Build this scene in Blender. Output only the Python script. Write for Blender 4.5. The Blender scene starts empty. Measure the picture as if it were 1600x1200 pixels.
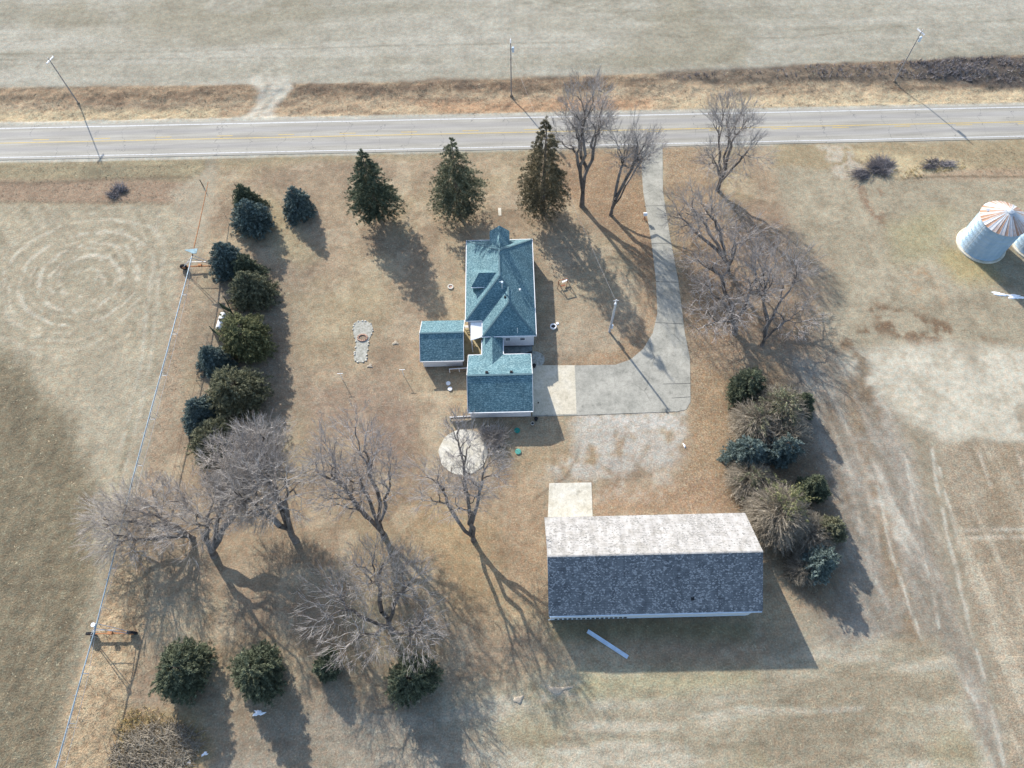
import bpy, math, random
import numpy as np
from mathutils import Matrix, Vector
PI = math.pi
R = math.radians
# ------------------------------------------------------------------ camera model (metres, world z up, y away from the viewer)
F, PITCH, ROLL, H = 1104.09, R(61.8678), R(-1.321), 100.0
c_, s_ = math.cos(PITCH), math.sin(PITCH)
FW = np.array([0, c_, -s_]); UP0 = np.array([0, s_, c_]); R0 = np.array([1., 0, 0])
RT = R0*math.cos(ROLL) + UP0*math.sin(ROLL); UP = UP0*math.cos(ROLL) - R0*math.sin(ROLL)
SUN_AZ, SUN_EL = R(151.67), R(28.34)          # direction shadows fall to, sun height
SD = np.array([math.sin(SUN_AZ), math.cos(SUN_AZ)])

def P(u, v, z=0.0):
    """surveyed position: point of height z seen at (u, v) of the 1600x1200 photograph"""
    d = FW*F + RT*(u-800) - UP*(v-600)
    t = (z-H)/d[2]
    return np.array([0, 0, H]) + d*t

def SC(u, v):                                   # metres per photo pixel across, at the ground
    return abs(P(u+1, v)[0]-P(u, v)[0])

scene = bpy.context.scene
COL = scene.collection
rng = np.random.default_rng(7)

# ------------------------------------------------------------------ mesh helpers
ORG = {}
def link(o, parent=None):
    COL.objects.link(o)
    if parent is not None: o.parent = parent
    return o
def tag(o, label=None, cat=None, group=None, kind=None):
    if label: o['label'] = label
    if cat: o['category'] = cat
    if group: o['group'] = group
    if kind: o['kind'] = kind
    return o
def thing(name, label, cat, loc=(0, 0, 0), group=None, rz=0):
    o = bpy.data.objects.new(name, None); o.empty_display_size = .5
    link(o); o.location = loc; o.rotation_euler.z = rz
    ORG[o.name] = Vector(loc) if rz == 0 else Vector((0, 0, 0))
    return tag(o, label, cat, group)

def np_mesh(name, verts, faces, mat, parent=None, tint=None, smooth=False, local=False, attrs=None):
    """verts (N,3); faces list of int arrays (M,k)"""
    verts = np.asarray(verts, dtype=np.float32).reshape(-1, 3)
    org = Vector((0, 0, 0))
    if parent is not None: org = ORG.get(parent.name, org)
    if not local and parent is not None: verts = verts - np.array(org, dtype=np.float32)
    me = bpy.data.meshes.new(name)
    me.vertices.add(len(verts)); me.vertices.foreach_set('co', verts.ravel())
    fl = [np.asarray(f, dtype=np.int32) for f in faces if len(f)]
    nl = sum(f.size for f in fl); nf = sum(len(f) for f in fl)
    me.loops.add(nl); me.polygons.add(nf)
    me.loops.foreach_set('vertex_index', np.concatenate([f.ravel() for f in fl]))
    tot = np.concatenate([np.full(len(f), f.shape[1]) for f in fl]).astype(np.int32)
    st = np.concatenate([[0], np.cumsum(tot)[:-1]]).astype(np.int32)
    me.polygons.foreach_set('loop_start', st)
    try: me.polygons.foreach_set('loop_total', tot)
    except Exception: pass
    me.update(calc_edges=True)
    if tint is not None:
        a = me.attributes.new('tint', 'FLOAT', 'POINT'); a.data.foreach_set('value', np.asarray(tint, dtype=np.float32))
    if attrs:
        for k, arr in attrs.items():
            a = me.attributes.new(k, 'FLOAT_COLOR', 'POINT')
            c4 = np.ones((len(verts), 4), dtype=np.float32); c4[:, :3] = arr
            a.data.foreach_set('color', c4.ravel())
    if smooth: me.polygons.foreach_set('use_smooth', np.ones(nf, dtype=bool))
    me.materials.append(mat)
    o = bpy.data.objects.new(name, me); link(o, parent)
    if parent is not None: ORG[o.name] = org
    return o

class MB:
    def __init__(s): s.v = []; s.f = []; s.sm = False
    def poly(s, pts):
        i = len(s.v); s.v += [tuple(map(float, p)) for p in pts]; s.f.append(list(range(i, i+len(pts)))); return s
    def box(s, a, b):
        x0, y0, z0 = a; x1, y1, z1 = b
        i = len(s.v)
        s.v += [(x0,y0,z0),(x1,y0,z0),(x1,y1,z0),(x0,y1,z0),(x0,y0,z1),(x1,y0,z1),(x1,y1,z1),(x0,y1,z1)]
        s.f += [[i,i+3,i+2,i+1],[i+4,i+5,i+6,i+7],[i,i+1,i+5,i+4],[i+1,i+2,i+6,i+5],[i+2,i+3,i+7,i+6],[i+3,i,i+4,i+7]]
        return s
    def bar(s, a, b, w, h=None):                # box section beam between two points
        h = h or w; a = Vector(a); b = Vector(b); d = (b-a).normalized()
        up = Vector((0, 0, 1)) if abs(d.z) < .95 else Vector((1, 0, 0))
        x = d.cross(up).normalized()*(w/2); y = d.cross(x).normalized()*(h/2)
        i = len(s.v)
        for p in (a, b):
            for q in (-x-y, x-y, x+y, -x+y): s.v.append(tuple(p+q))
        s.f += [[i+3,i+2,i+1,i],[i+4,i+5,i+6,i+7]]+[[i+k,i+(k+1)%4,i+4+(k+1)%4,i+4+k] for k in range(4)]
        return s
    def tube(s, pts, r, n=8, cap=True):
        pts = [Vector(p) for p in pts]; rs = r if isinstance(r, (list, tuple)) else [r]*len(pts)
        i0 = len(s.v)
        for k, p in enumerate(pts):
            d = (pts[min(k+1, len(pts)-1)]-pts[max(k-1, 0)]).normalized()
            up = Vector((0, 0, 1)) if abs(d.z) < .95 else Vector((1, 0, 0))
            x = d.cross(up).normalized(); y = d.cross(x).normalized()
            for j in range(n):
                a = 2*PI*j/n; s.v.append(tuple(p+(x*math.cos(a)+y*math.sin(a))*rs[k]))
        for k in range(len(pts)-1):
            for j in range(n):
                a = i0+k*n+j; b = i0+k*n+(j+1) % n; s.f.append([a, b, b+n, a+n])
        if cap:
            s.f.append([i0+j for j in range(n)][::-1]); s.f.append([i0+(len(pts)-1)*n+j for j in range(n)])
        return s
    def disc(s, c, r, n=24, z0=0, z1=.1, r2=None):   # short cylinder
        r2 = r if r2 is None else r2
        return s.tube([(c[0], c[1], z0), (c[0], c[1], z1)], [r, r2], n)
    def ring(s, c, r0, r1, z0, z1, n=24):
        i = len(s.v)
        for j in range(n):
            a = 2*PI*j/n; cs, sn = math.cos(a), math.sin(a)
            for rr, zz in ((r1, z0), (r1, z1), (r0, z1), (r0, z0)): s.v.append((c[0]+rr*cs, c[1]+rr*sn, zz))
        for j in range(n):
            a = i+4*j; b = i+4*((j+1) % n)
            for k in range(4): s.f.append([a+k, b+k, b+(k+1) % 4, a+(k+1) % 4])
        return s
    def slab(s, pts, z0, z1):                    # polygon prism
        n = len(pts); i = len(s.v)
        area = sum(pts[k][0]*pts[(k+1) % n][1]-pts[(k+1) % n][0]*pts[k][1] for k in range(n))
        if area < 0: pts = pts[::-1]
        s.v += [(p[0], p[1], z0) for p in pts]+[(p[0], p[1], z1) for p in pts]
        s.f.append([i+n+k for k in range(n)])
        for k in range(n): s.f.append([i+k, i+(k+1) % n, i+n+(k+1) % n, i+n+k])
        return s
    def roofslab(s, pts, t=.12):                 # sloping face given thickness downwards
        n = len(pts); i = len(s.v)
        s.v += [tuple(p) for p in pts]+[(p[0], p[1], p[2]-t) for p in pts]
        s.f.append([i+k for k in range(n)]); s.f.append([i+n+k for k in range(n)][::-1])
        for k in range(n): s.f.append([i+k, i+n+k, i+n+(k+1) % n, i+(k+1) % n])
        return s
    def build(s, name, mat, parent=None, smooth=False):
        org = ORG.get(parent.name, Vector((0,0,0))) if parent is not None else Vector((0,0,0))
        me = bpy.data.meshes.new(name)
        me.from_pydata([(a-org.x, b-org.y, c-org.z) for a, b, c in s.v], [], s.f)
        if smooth: me.polygons.foreach_set('use_smooth', [True]*len(me.polygons))
        me.materials.append(mat); me.update()
        o = bpy.data.objects.new(name, me); link(o, parent); ORG[o.name] = org
        return o

def copy_tree(o, parent=None):
    c = o.copy(); COL.objects.link(c); c.parent = parent
    for ch in list(o.children): copy_tree(ch, c)
    return c

# ------------------------------------------------------------------ colours / materials
def lin(r, g, b):
    def f(x):
        x /= 255.; return x/12.92 if x <= .04045 else ((x+.055)/1.055)**2.4
    return np.array([f(r), f(g), f(b)])
K = .62                                        # albedo of a flat sunlit surface relative to its look in the photograph
def A(r, g, b, k=K): return tuple(lin(r, g, b)*k)

class NT:
    def __init__(s, name, rough=.9):
        s.m = bpy.data.materials.new(name); s.m.use_nodes = True; s.t = s.m.node_tree
        s.b = s.t.nodes['Principled BSDF']; s.b.inputs['Roughness'].default_value = rough
        try: s.b.inputs['Specular IOR Level'].default_value = .15
        except Exception: pass
    def n(s, typ, **k):
        nd = s.t.nodes.new(typ)
        for a, v in k.items():
            if a.startswith('i_'): nd.inputs[a[2:].replace('_', ' ')].default_value = v
            else: setattr(nd, a, v)
        return nd
    def l(s, a, b): s.t.links.new(a, b)
    def coord(s, scale=(1, 1, 1), kind='Object', rot=(0, 0, 0)):
        tc = s.n('ShaderNodeTexCoord'); mp = s.n('ShaderNodeMapping')
        mp.inputs['Scale'].default_value = scale; mp.inputs['Rotation'].default_value = rot
        s.l(tc.outputs[kind], mp.inputs['Vector']); return mp.outputs['Vector']
    def noise(s, vec, scale, detail=3, rough=.6, dist=0):
        nd = s.n('ShaderNodeTexNoise'); nd.inputs['Scale'].default_value = scale; nd.inputs['Detail'].default_value = detail
        nd.inputs['Roughness'].default_value = rough; nd.inputs['Distortion'].default_value = dist
        s.l(vec, nd.inputs['Vector']); return nd.outputs['Fac']
    def ramp(s, fac, stops, interp='LINEAR'):
        r = s.n('ShaderNodeValToRGB'); r.color_ramp.interpolation = interp
        e = r.color_ramp.elements
        while len(e) < len(stops): e.new(.5)
        for k, (p, c) in enumerate(stops):
            e[k].position = p
            c = (c, c, c) if isinstance(c, (int, float)) else c
            e[k].color = (c[0], c[1], c[2], 1)
        s.l(fac, r.inputs['Fac']); return r.outputs['Color']
    def mix(s, fac, a, b, mode='MIX'):
        m = s.n('ShaderNodeMix', data_type='RGBA', blend_type=mode)
        for sock, v in ((m.inputs[0], fac), (m.inputs[6], a), (m.inputs[7], b)):
            if hasattr(v, 'is_output'): s.l(v, sock)
            elif isinstance(v, (int, float)): sock.default_value = v if sock == m.inputs[0] else (v, v, v, 1)
            else: sock.default_value = (v[0], v[1], v[2], 1)
        return m.outputs[2]
    def math(s, op, a, b=0.0, clamp=False):
        m = s.n('ShaderNodeMath', operation=op, use_clamp=clamp)
        for k, v in enumerate((a, b)):
            if hasattr(v, 'is_output'): s.l(v, m.inputs[k])
            else: m.inputs[k].default_value = v
        return m.outputs[0]
    def bump(s, h, dist=.05, strength=.5):
        b = s.n('ShaderNodeBump'); b.inputs['Distance'].default_value = dist; b.inputs['Strength'].default_value = strength
        s.l(h, b.inputs['Height']); s.l(b.outputs[0], s.b.inputs['Normal'])
    def out(s, col):
        s.l(col, s.b.inputs['Base Color']) if hasattr(col, 'is_output') else setattr(s.b.inputs['Base Color'], 'default_value', (*col, 1))
        return s.m

def plain(name, col, rough=.7, var=.15, scale=3, metal=0, spec=None):
    t = NT(name, rough); v = t.coord()
    f = t.noise(v, scale, 4)
    t.b.inputs['Metallic'].default_value = metal
    if spec is not None: t.b.inputs['Specular IOR Level'].default_value = spec
    lo = tuple(x*(1-var) for x in col); hi = tuple(min(1, x*(1+var)) for x in col)
    return t.out(t.ramp(f, [(.3, lo), (.7, hi)]))

def tint_mat(name, lo, hi, rough=.8, var=.25, scale=.8):
    """colour from the per-vertex tint plus slow change across the object"""
    t = NT(name, rough); a = t.n('ShaderNodeAttribute', attribute_name='tint')
    c = t.ramp(a.outputs['Fac'], [(0, lo), (1, hi)])
    f = t.noise(t.coord(), scale, 2)
    g = t.ramp(f, [(.3, 1-var), (.7, 1+var)])
    return t.out(t.mix(1.0, c, g, 'MULTIPLY'))

M = {}
def shingle(name, lo, mid, hi):
    t = NT(name, .85); v = t.coord((1, 1, 1))
    a = t.noise(t.coord((1.3, 1.3, 4)), 2.6, 4, .85)
    c = t.ramp(a, [(.34, lo), (.5, mid), (.64, hi)])
    b = t.noise(v, .5, 3); g = t.ramp(b, [(.3, .86), (.7, 1.12)])
    w = t.n('ShaderNodeTexWave', wave_type='BANDS', bands_direction='Z'); w.inputs['Scale'].default_value = 2.4; w.inputs['Distortion'].default_value = .5
    t.l(v, w.inputs['Vector'])
    t.bump(a, .05, .5)
    k = t.ramp(w.outputs['Fac'], [(0, .82), (.35, 1.03)])
    return t.out(t.mix(1., t.mix(1., c, g, 'MULTIPLY'), k, 'MULTIPLY'))
M['shingle'] = shingle('blue_green_shingle', (.035,.092,.115), (.095,.178,.205), (.26,.385,.40))
M['ridge'] = plain('ridge_cap', (.10,.165,.185), .8, .2, 6)
def siding(name, col):
    t = NT(name, .55); v = t.coord()
    w = t.n('ShaderNodeTexWave', wave_type='BANDS', bands_direction='Z', wave_profile='SAW'); w.inputs['Scale'].default_value = 1.6
    t.l(v, w.inputs['Vector'])
    f = t.noise(v, 1.2, 3)
    c = t.mix(1., t.ramp(f, [(.3, tuple(x*.9 for x in col)), (.7, col)]), t.ramp(w.outputs['Fac'], [(0, .8), (.12, 1)]), 'MULTIPLY')
    t.bump(w.outputs['Fac'], .02, .6); return t.out(c)
M['siding'] = siding('white_siding', (.72,.72,.74))
M['trim'] = plain('white_trim', (.78,.78,.78), .5, .06)
M['white'] = plain('white_paint', (.8,.8,.8), .4, .08, 2)
M['glass'] = plain('dark_glass', (.03,.04,.05), .08, .2, 1, spec=.6)
M['metal'] = plain('galvanised_metal', (.5,.53,.56), .45, .12, 3, metal=.3)
M['iron'] = plain('dark_iron', (.05,.05,.05), .6, .3)
M['rubber'] = plain('tyre_rubber', (.03,.03,.032), .85, .3, 6)
M['wood'] = plain('weathered_wood', (.22,.17,.12), .85, .35, 5)
M['polewood'] = plain('pole_wood', (.27,.25,.24), .9, .3, 4)
M['greypole'] = plain('pale_pole', (.46,.46,.46), .7, .2, 4)
M['redwood'] = plain('reddish_wood', (.28,.12,.07), .8, .3, 5)
M['rustpaint'] = plain('rusty_orange_steel', (.36,.17,.08), .8, .4, 4)
M['greenlid'] = plain('green_plastic', (.03,.22,.17), .5, .2, 4)
M['paleteal'] = plain('faded_green_plastic', (.10,.33,.26), .5, .2, 4)
M['black'] = plain('black_plastic', (.02,.02,.022), .5, .2)
M['stone'] = plain('pale_stone', (.5,.48,.42), .9, .3, 4)
M['brick'] = plain('fire_brick', (.42,.27,.2), .9, .35, 8)
M['soil'] = plain('pale_soil', (.36,.31,.24), .95, .3, 6)
M['snow'] = plain('old_snow', (.86,.88,.9), .5, .06, 5)
M['trellis'] = plain('dark_green_lattice', (.05,.08,.055), .7, .3, 8)
M['bluemetal'] = plain('pale_blue_metal', (.55,.65,.74), .4, .12, 2, metal=.2)

# bark and twigs
M['bark'] = tint_mat('bark', (.11,.09,.075), (.22,.19,.165), .95, .3, 1.5)
M['twig_grey'] = tint_mat('twig_grey', (.20,.18,.165), (.54,.50,.46), .9, .2, .4)
M['twig_purple'] = tint_mat('twig_purple', (.20,.18,.17), (.48,.45,.43), .9, .2, .4)
M['twig_tan'] = tint_mat('twig_tan', (.15,.13,.10), (.48,.42,.33), .9, .2, .4)
M['needle_blue'] = tint_mat('needles_blue', (.042,.064,.056), (.31,.38,.345), .75, .25, .5)
M['needle_green'] = tint_mat('needles_green', (.042,.056,.034), (.25,.27,.17), .75, .25, .5)
M['needle_olive'] = tint_mat('needles_olive', (.05,.06,.028), (.36,.35,.17), .75, .25, .5)
M['needle_grey'] = tint_mat('needles_greygreen', (.055,.062,.035), (.36,.35,.22), .75, .25, .5)
M['needle_brown'] = tint_mat('needles_brownish', (.06,.055,.03), (.32,.26,.16), .75, .25, .5)
M['drygrass'] = tint_mat('dry_grass', (.20,.155,.105), (.46,.39,.28), .95, .25, .3)
M['scrub'] = tint_mat('grey_scrub', (.13,.12,.125), (.38,.35,.35), .95, .25, .5)

# ------------------------------------------------------------------ numpy noise
def vnoise(x, y, seed):
    g = np.random.default_rng(seed).random((256, 256)).astype(np.float32)
    xi = np.floor(x).astype(int); yi = np.floor(y).astype(int); fx = x-xi; fy = y-yi
    fx = fx*fx*(3-2*fx); fy = fy*fy*(3-2*fy)
    a = g[xi & 255, yi & 255]; b = g[(xi+1) & 255, yi & 255]; c = g[xi & 255, (yi+1) & 255]; d = g[(xi+1) & 255, (yi+1) & 255]
    return (a*(1-fx)+b*fx)*(1-fy)+(c*(1-fx)+d*fx)*fy
def fbm(x, y, s, seed, o=4, ax=1, ay=1):
    r = 0; t = 0; a = 1
    for k in range(o):
        r = r+a*vnoise(x/s*ax*2**k+17.3*k, y/s*ay*2**k+9.1*k, seed+k); t += a; a *= .55
    return r/t

# ------------------------------------------------------------------ THE GROUND: one sheet, coloured field by field
xs = np.arange(-128, 128.01, .33); ys = np.arange(-6, 166.01, .33)
def ext(a):
    o = []; d = .33; e = 0
    while e < 2600: d *= 1.35; e += d; o.append(e)
    o = np.array(o); return np.concatenate([a[0]-o[::-1], a, a[-1]+o])
XS, YS = ext(xs), ext(ys)
GX, GY = np.meshgrid(XS, YS, indexing='ij'); gx = GX.ravel(); gy = GY.ravel()
n1 = fbm(gx, gy, 2.2, 11, 4); n2 = fbm(gx, gy, 9, 21, 4); n3 = fbm(gx, gy, 30, 31, 4); nf = fbm(gx, gy, .8, 41, 3)
wx = (fbm(gx, gy, 5, 51, 4)-.5); wy = (fbm(gx, gy, 5, 61, 4)-.5)
col = np.tile(lin(168, 155, 130), (len(gx), 1))
grit = np.full(len(gx), .5); leaf = np.zeros(len(gx)); clod = np.full(len(gx), .25)
def sstep(x): x = np.clip(x, 0, 1); return x*x*(3-2*x)
def polymask(pts, soft=1., warp=1.):
    """soft mask of a ground polygon; pts are surveyed photo pixels"""
    w = np.array([P(*p)[:2] for p in pts])
    x = gx+wx*warp*2; y = gy+wy*warp*2
    bb = (x > w[:, 0].min()-soft*2) & (x < w[:, 0].max()+soft*2) & (y > w[:, 1].min()-soft*2) & (y < w[:, 1].max()+soft*2)
    m = np.zeros(len(gx)); xx = x[bb]; yy = y[bb]
    d = np.full(len(xx), 1e9); ins = np.zeros(len(xx), bool)
    for k in range(len(w)):
        a = w[k]; b = w[(k+1) % len(w)]; e = b-a
        t = np.clip(((xx-a[0])*e[0]+(yy-a[1])*e[1])/(e@e+1e-9), 0, 1)
        d = np.minimum(d, np.hypot(xx-a[0]-t*e[0], yy-a[1]-t*e[1]))
        cnd = ((a[1] > yy) != (b[1] > yy)) & (xx < (b[0]-a[0])*(yy-a[1])/(b[1]-a[1]+1e-12)+a[0]); ins ^= cnd
    m[bb] = sstep(.5+np.where(ins, d, -d)/(2*soft)); return m
def linemask(pts, width, soft=.5, warp=.3):
    w = np.array([P(*p)[:2] for p in pts]); x = gx+wx*warp*2; y = gy+wy*warp*2
    pad = width+soft*2
    bb = (x > w[:, 0].min()-pad) & (x < w[:, 0].max()+pad) & (y > w[:, 1].min()-pad) & (y < w[:, 1].max()+pad)
    m = np.zeros(len(gx)); xx = x[bb]; yy = y[bb]; d = np.full(len(xx), 1e9)
    for k in range(len(w)-1):
        a = w[k]; e = w[k+1]-a; t = np.clip(((xx-a[0])*e[0]+(yy-a[1])*e[1])/(e@e+1e-9), 0, 1)
        d = np.minimum(d, np.hypot(xx-a[0]-t*e[0], yy-a[1]-t*e[1]))
    m[bb] = sstep(.5+(width/2-d)/(2*soft)); return m
def lay(m, rgb, st=1.):
    global col
    m = (m*st)[:, None]; col = col*(1-m)+lin(*rgb)*m
def patch(pts, rgb, st=1., soft=1., warp=1., brk=None, cover=.5, seed=None, size=3.):
    m = polymask(pts, soft, warp)
    if brk:
        nn = fbm(gx, gy, size, seed or (hash(tuple(pts[0])) & 1023), 4)
        m = m*sstep((nn+(nf-.5)*.3+(n1-.5)*.15-(1-cover)*.5-.2)/(.42*(1.1-brk)))
    lay(m, rgb, st); return m
def track(pts, w, rgb, st=.7, soft=.4, warp=.3, brk=True):
    m = linemask(pts, w, soft, warp)
    if brk: m = m*sstep((fbm(gx, gy, 2.5, int(pts[0][0]*7) & 511, 3)-.25)/.3)
    lay(m, rgb, st); return m
def setg(m, g=None, c=None):
    global grit, clod
    if g is not None: grit = grit*(1-m)+g*m
    if c is not None: clod = clod*(1-m)+c*m

# broad slow change
lay(sstep((n3-.45)/.25), (158, 146, 120), .6)
# --- far field beyond the road
FN = [(-400, -500), (2000, -500), (2100, 84), (1600, 86), (1500, 92), (1400, 95), (1290, 99), (1200, 108), (1000, 116), (850, 122), (700, 127), (560, 130), (300, 134), (0, 137), (-400, 139)]
m = patch(FN, (180, 175, 156), 1, .7, .35); setg(m, .55, .35)
s1 = fbm(gx, gy, 5, 71, 4, ax=.09, ay=1); s2 = fbm(gx, gy, 1.6, 75, 3, ax=.1, ay=1)
lay(m*sstep((s1-.5)/.2), (198, 194, 178), .65); lay(m*sstep((.47-s1)/.2), (158, 153, 132), .6); lay(m*sstep((s2-.55)/.15), (196, 192, 176), .35)
lay(m*sstep((n3-.52)/.15), (160, 152, 126), .55)
lay(m*sstep((.46-n2)/.15), (190, 186, 170), .4)
# wheel tracks in the far field
for t in ([(840, -5), (900, 10), (960, 20), (1010, 17), (1060, 3)], [(990, 50), (1100, 62), (1250, 58), (1400, 42), (1600, 30)], [(0, 85), (300, 80), (600, 72), (900, 66)], [(0, 94), (500, 90)]):
    track(t, .5, (138, 132, 112), .5, .3)
# --- north ditch
DN = [(-400, 139), (0, 137), (300, 134), (560, 130), (700, 127), (850, 122), (1000, 116), (1200, 108), (1290, 99), (1400, 95), (1500, 92), (1600, 86), (2100, 84), (2100, 158), (1600, 165), (800, 182), (0, 196), (-400, 204)]
m = patch(DN, (186, 162, 128), 1, .4, .2); setg(m, .75, .8); mdn = m
sd = fbm(gx, gy, 3, 81, 4, ax=.25, ay=1.2)
lay(m*sstep((sd-.48)/.15), (205, 182, 145), .7); lay(m*sstep((.45-sd)/.15), (142, 118, 94), .75)
patch([(-400, 140), (500, 131), (1000, 115), (1000, 134), (500, 152), (0, 160), (-400, 165)], (160, 132, 100), .6, 1.2, 1.2)
patch([(430, 131), (800, 122), (1000, 115), (1050, 128), (800, 140), (440, 146)], (132, 112, 92), .8, 1, 1.2, .4, .7, 5)
patch([(640, 158), (900, 150), (1020, 150), (1020, 170), (700, 178)], (190, 148, 108), .7, 1.5, .8)
patch([(1030, 112), (1290, 100), (1400, 96), (1600, 90), (2100, 84), (2100, 135), (1600, 138), (1420, 130), (1250, 128), (1100, 130), (1030, 125)], (120, 106, 92), .85, .9, 1.3)
patch([(1420, 95), (1600, 88), (2100, 84), (2100, 130), (1600, 134), (1440, 122)], (92, 86, 84), .8, 1, 1.2)
patch([(1050, 152), (1600, 136), (2100, 130), (2100, 158), (1600, 163), (1050, 172)], (205, 186, 148), .75, .8, .7)
patch([(-400, 176), (0, 172), (340, 166), (340, 184), (0, 192), (-400, 200)], (208, 188, 145), .7, 1, .6)
# field entrance
m = patch([(395, 118), (450, 122), (455, 140), (440, 155), (425, 172), (432, 187), (352, 190), (385, 178), (402, 160), (405, 145), (392, 130)], (208, 202, 184), .95, .8, .7); setg(m, .45, .2)
m2 = patch([(360, 95), (470, 92), (480, 122), (380, 124)], (200, 195, 176), .6, 3, 1.5, .5, .5, 22); lay(linemask([(415, 120), (418, 160), (395, 188)], 1, .5), (176, 166, 146), .5)
# shoulders
for a in ([(-400, 200), (0, 190), (800, 176), (1600, 160), (2100, 151), (2100, 160), (1600, 170), (800, 186), (0, 200), (-400, 210)],
          [(-400, 250), (0, 246), (800, 229), (1600, 212), (2100, 202), (2100, 209), (1600, 220), (800, 236), (0, 256), (-400, 264)]):
    m = patch(a, (200, 196, 180), 1, .25, .12); setg(m, .4, .05)
# --- south verge
VS = [(-400, 264), (0, 255), (320, 249), (320, 262), (300, 300), (280, 322), (0, 322), (-400, 322)]
m = patch(VS, (164, 150, 116), 1, .3, .2); setg(m, .65, .5)
lay(m*sstep((sd-.5)/.15), (180, 166, 128), .6)
patch([(-400, 284), (240, 280), (310, 285), (285, 318), (0, 318), (-400, 318)], (172, 144, 118), .85, 1, .6)
lay(linemask([(-400, 290), (0, 287), (150, 282), (300, 275)], .8, .6, .8), (120, 104, 84), .6)
lay(linemask([(-400, 320), (0, 318), (150, 314), (260, 318)], .5, .5, .8), (128, 112, 92), .6)
patch([(120, 262), (190, 258), (200, 275), (130, 276)], (138, 130, 104), .6, 1.5)
# verge on the lawn side, greener
patch([(350, 250), (800, 236), (1000, 232), (1000, 262), (780, 268), (500, 285), (350, 275)], (170, 155, 110), .75, 2, 1.5)
patch([(420, 255), (700, 248), (690, 275), (450, 280)], (176, 160, 96), .5, 2, 1.5, .3, .6, 8)
# --- left field
FL = [(-500, 322), (0, 320), (265, 320), (288, 345), (300, 380), (290, 430), (240, 600), (205, 740), (165, 900), (100, 1110), (70, 1260), (-200, 1500), (-900, 1500)]
m = patch(FL, (182, 170, 142), 1, 1., .8); setg(m, .6, .6); mfl = m
c0 = P(122, 432)[:2]; rr = np.hypot(gx-c0[0], gy-c0[1]); ang = np.arctan2(gy-c0[1], gx-c0[0])
ringw = sstep((22-rr)/14)*m
r2_ = np.hypot((gx-c0[0]-1.2)*.92, gy-c0[1]+.8); arc = sstep((fbm(ang*4+20, rr*.35, 1., 131, 3)-.42)/.12)
lay(ringw*arc*sstep((np.sin(rr*3.6+n2*7+wx*4)-.1)*1.2)*sstep((n1-.3)/.25), (218, 209, 184), .75)
lay(ringw*sstep((np.sin(r2_*2.1+n2*4+ang*.8)-.55)*3)*sstep((fbm(ang*3+5, rr*.2, 1., 137, 3)-.45)/.1), (222, 213, 190), .6)
lay(ringw*arc*sstep((np.sin(r2_*1.35+2+wx*5+n2*3)-.2)*.9), (152, 140, 112), .5)
lay(sstep((4.5-rr)/2)*m, (170, 160, 132), .5)
lay(sstep((rr-24)/6)*0, (0, 0, 0))
# furrows running down the field (long arcs round a far pivot)
pc = P(-900, 800)[:2]; pr = np.hypot(gx-pc[0], gy-pc[1])
lay(m*(1-ringw)*sstep(np.sin(pr*2.2+n1*1.6)*1.2)*sstep((n2-.3)/.3), (150, 137, 108), .5)
lay(m*(1-ringw)*sstep(np.sin(pr*.55+n2*5)-.2), (204, 190, 158), .5)
m = patch([(-900, 520), (0, 548), (45, 580), (90, 640), (135, 720), (150, 800), (143, 900), (118, 1010), (95, 1130), (60, 1260), (-900, 1500)], (143, 131, 104), 1, 2.2, 1.2); setg(m, .8, 1.)
lay(m*sstep((n1-.5)/.2), (160, 147, 116), .45); lay(m*sstep((.46-n1)/.15), (122, 111, 88), .5)
lay(m*sstep(np.sin(pr*2.6+n1*2)-.2), (128, 116, 92), .4)
patch([(180, 545), (245, 560), (215, 680), (165, 740), (120, 640), (140, 590)], (190, 180, 154), .5, 3, 1.5)
# --- field lane between field and yard, strip under the irrigation pipe
patch([(262, 300), (330, 262), (345, 300), (318, 380), (300, 500), (260, 680), (225, 690), (250, 560), (285, 400), (280, 340)], (186, 172, 145), .9, 1.2, .8)
patch([(240, 600), (262, 600), (240, 720), (215, 760), (190, 850), (150, 860), (205, 730)], (196, 184, 158), .6, 1.5, 1)
m = patch([(190, 850), (245, 850), (232, 980), (215, 1090), (205, 1260), (60, 1260), (100, 1130), (150, 980)], (196, 170, 130), .95, 1., .5); setg(m, .8, 1.)
lay(m*sstep((n1-.48)/.12), (214, 188, 146), .6); lay(m*sstep((.45-nf)/.1), (150, 122, 90), .5)
m = patch([(285, 420), (315, 420), (290, 560), (262, 700), (232, 850), (190, 850), (225, 740), (260, 560)], (180, 156, 126), .8, 1., .7); setg(m, .7, .7)
lay(linemask([(236, 870), (222, 990), (210, 1090), (203, 1200)], .35, .3, .15), (120, 98, 72), .7)
# --- lawn of the farmstead
LW = [(345, 258), (800, 240), (1210, 232), (1230, 420), (1270, 640), (1290, 900), (1180, 1050), (700, 1070), (460, 1110), (330, 1200), (205, 1200), (222, 1000), (250, 800), (300, 500)]
m = patch(LW, (180, 158, 127), 1, 1.5, 1.2); setg(m, .6, .4); mlw = m
lay(m*sstep((n2-.47)/.18), (192, 172, 136), .7); lay(m*sstep((.47-n2)/.18), (160, 138, 112), .65)
lay(m*sstep((n3-.5)/.12), (178, 162, 120), .4); lay(m*sstep((.46-n1)/.12), (150, 128, 104), .4); lay(m*sstep((fbm(gx, gy, 4, 95, 3)-.58)/.08), (206, 188, 156), .45)
patch([(480, 600), (600, 590), (660, 640), (640, 720), (480, 700)], (158, 134, 118), .55, 4, 2)
patch([(640, 780), (780, 800), (790, 900), (830, 960), (700, 960)], (184, 152, 98), .5, 4, 2)
patch([(330, 420), (480, 400), (470, 660), (400, 700), (310, 680), (300, 560)], (152, 136, 118), .6, 4, 2)
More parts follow.
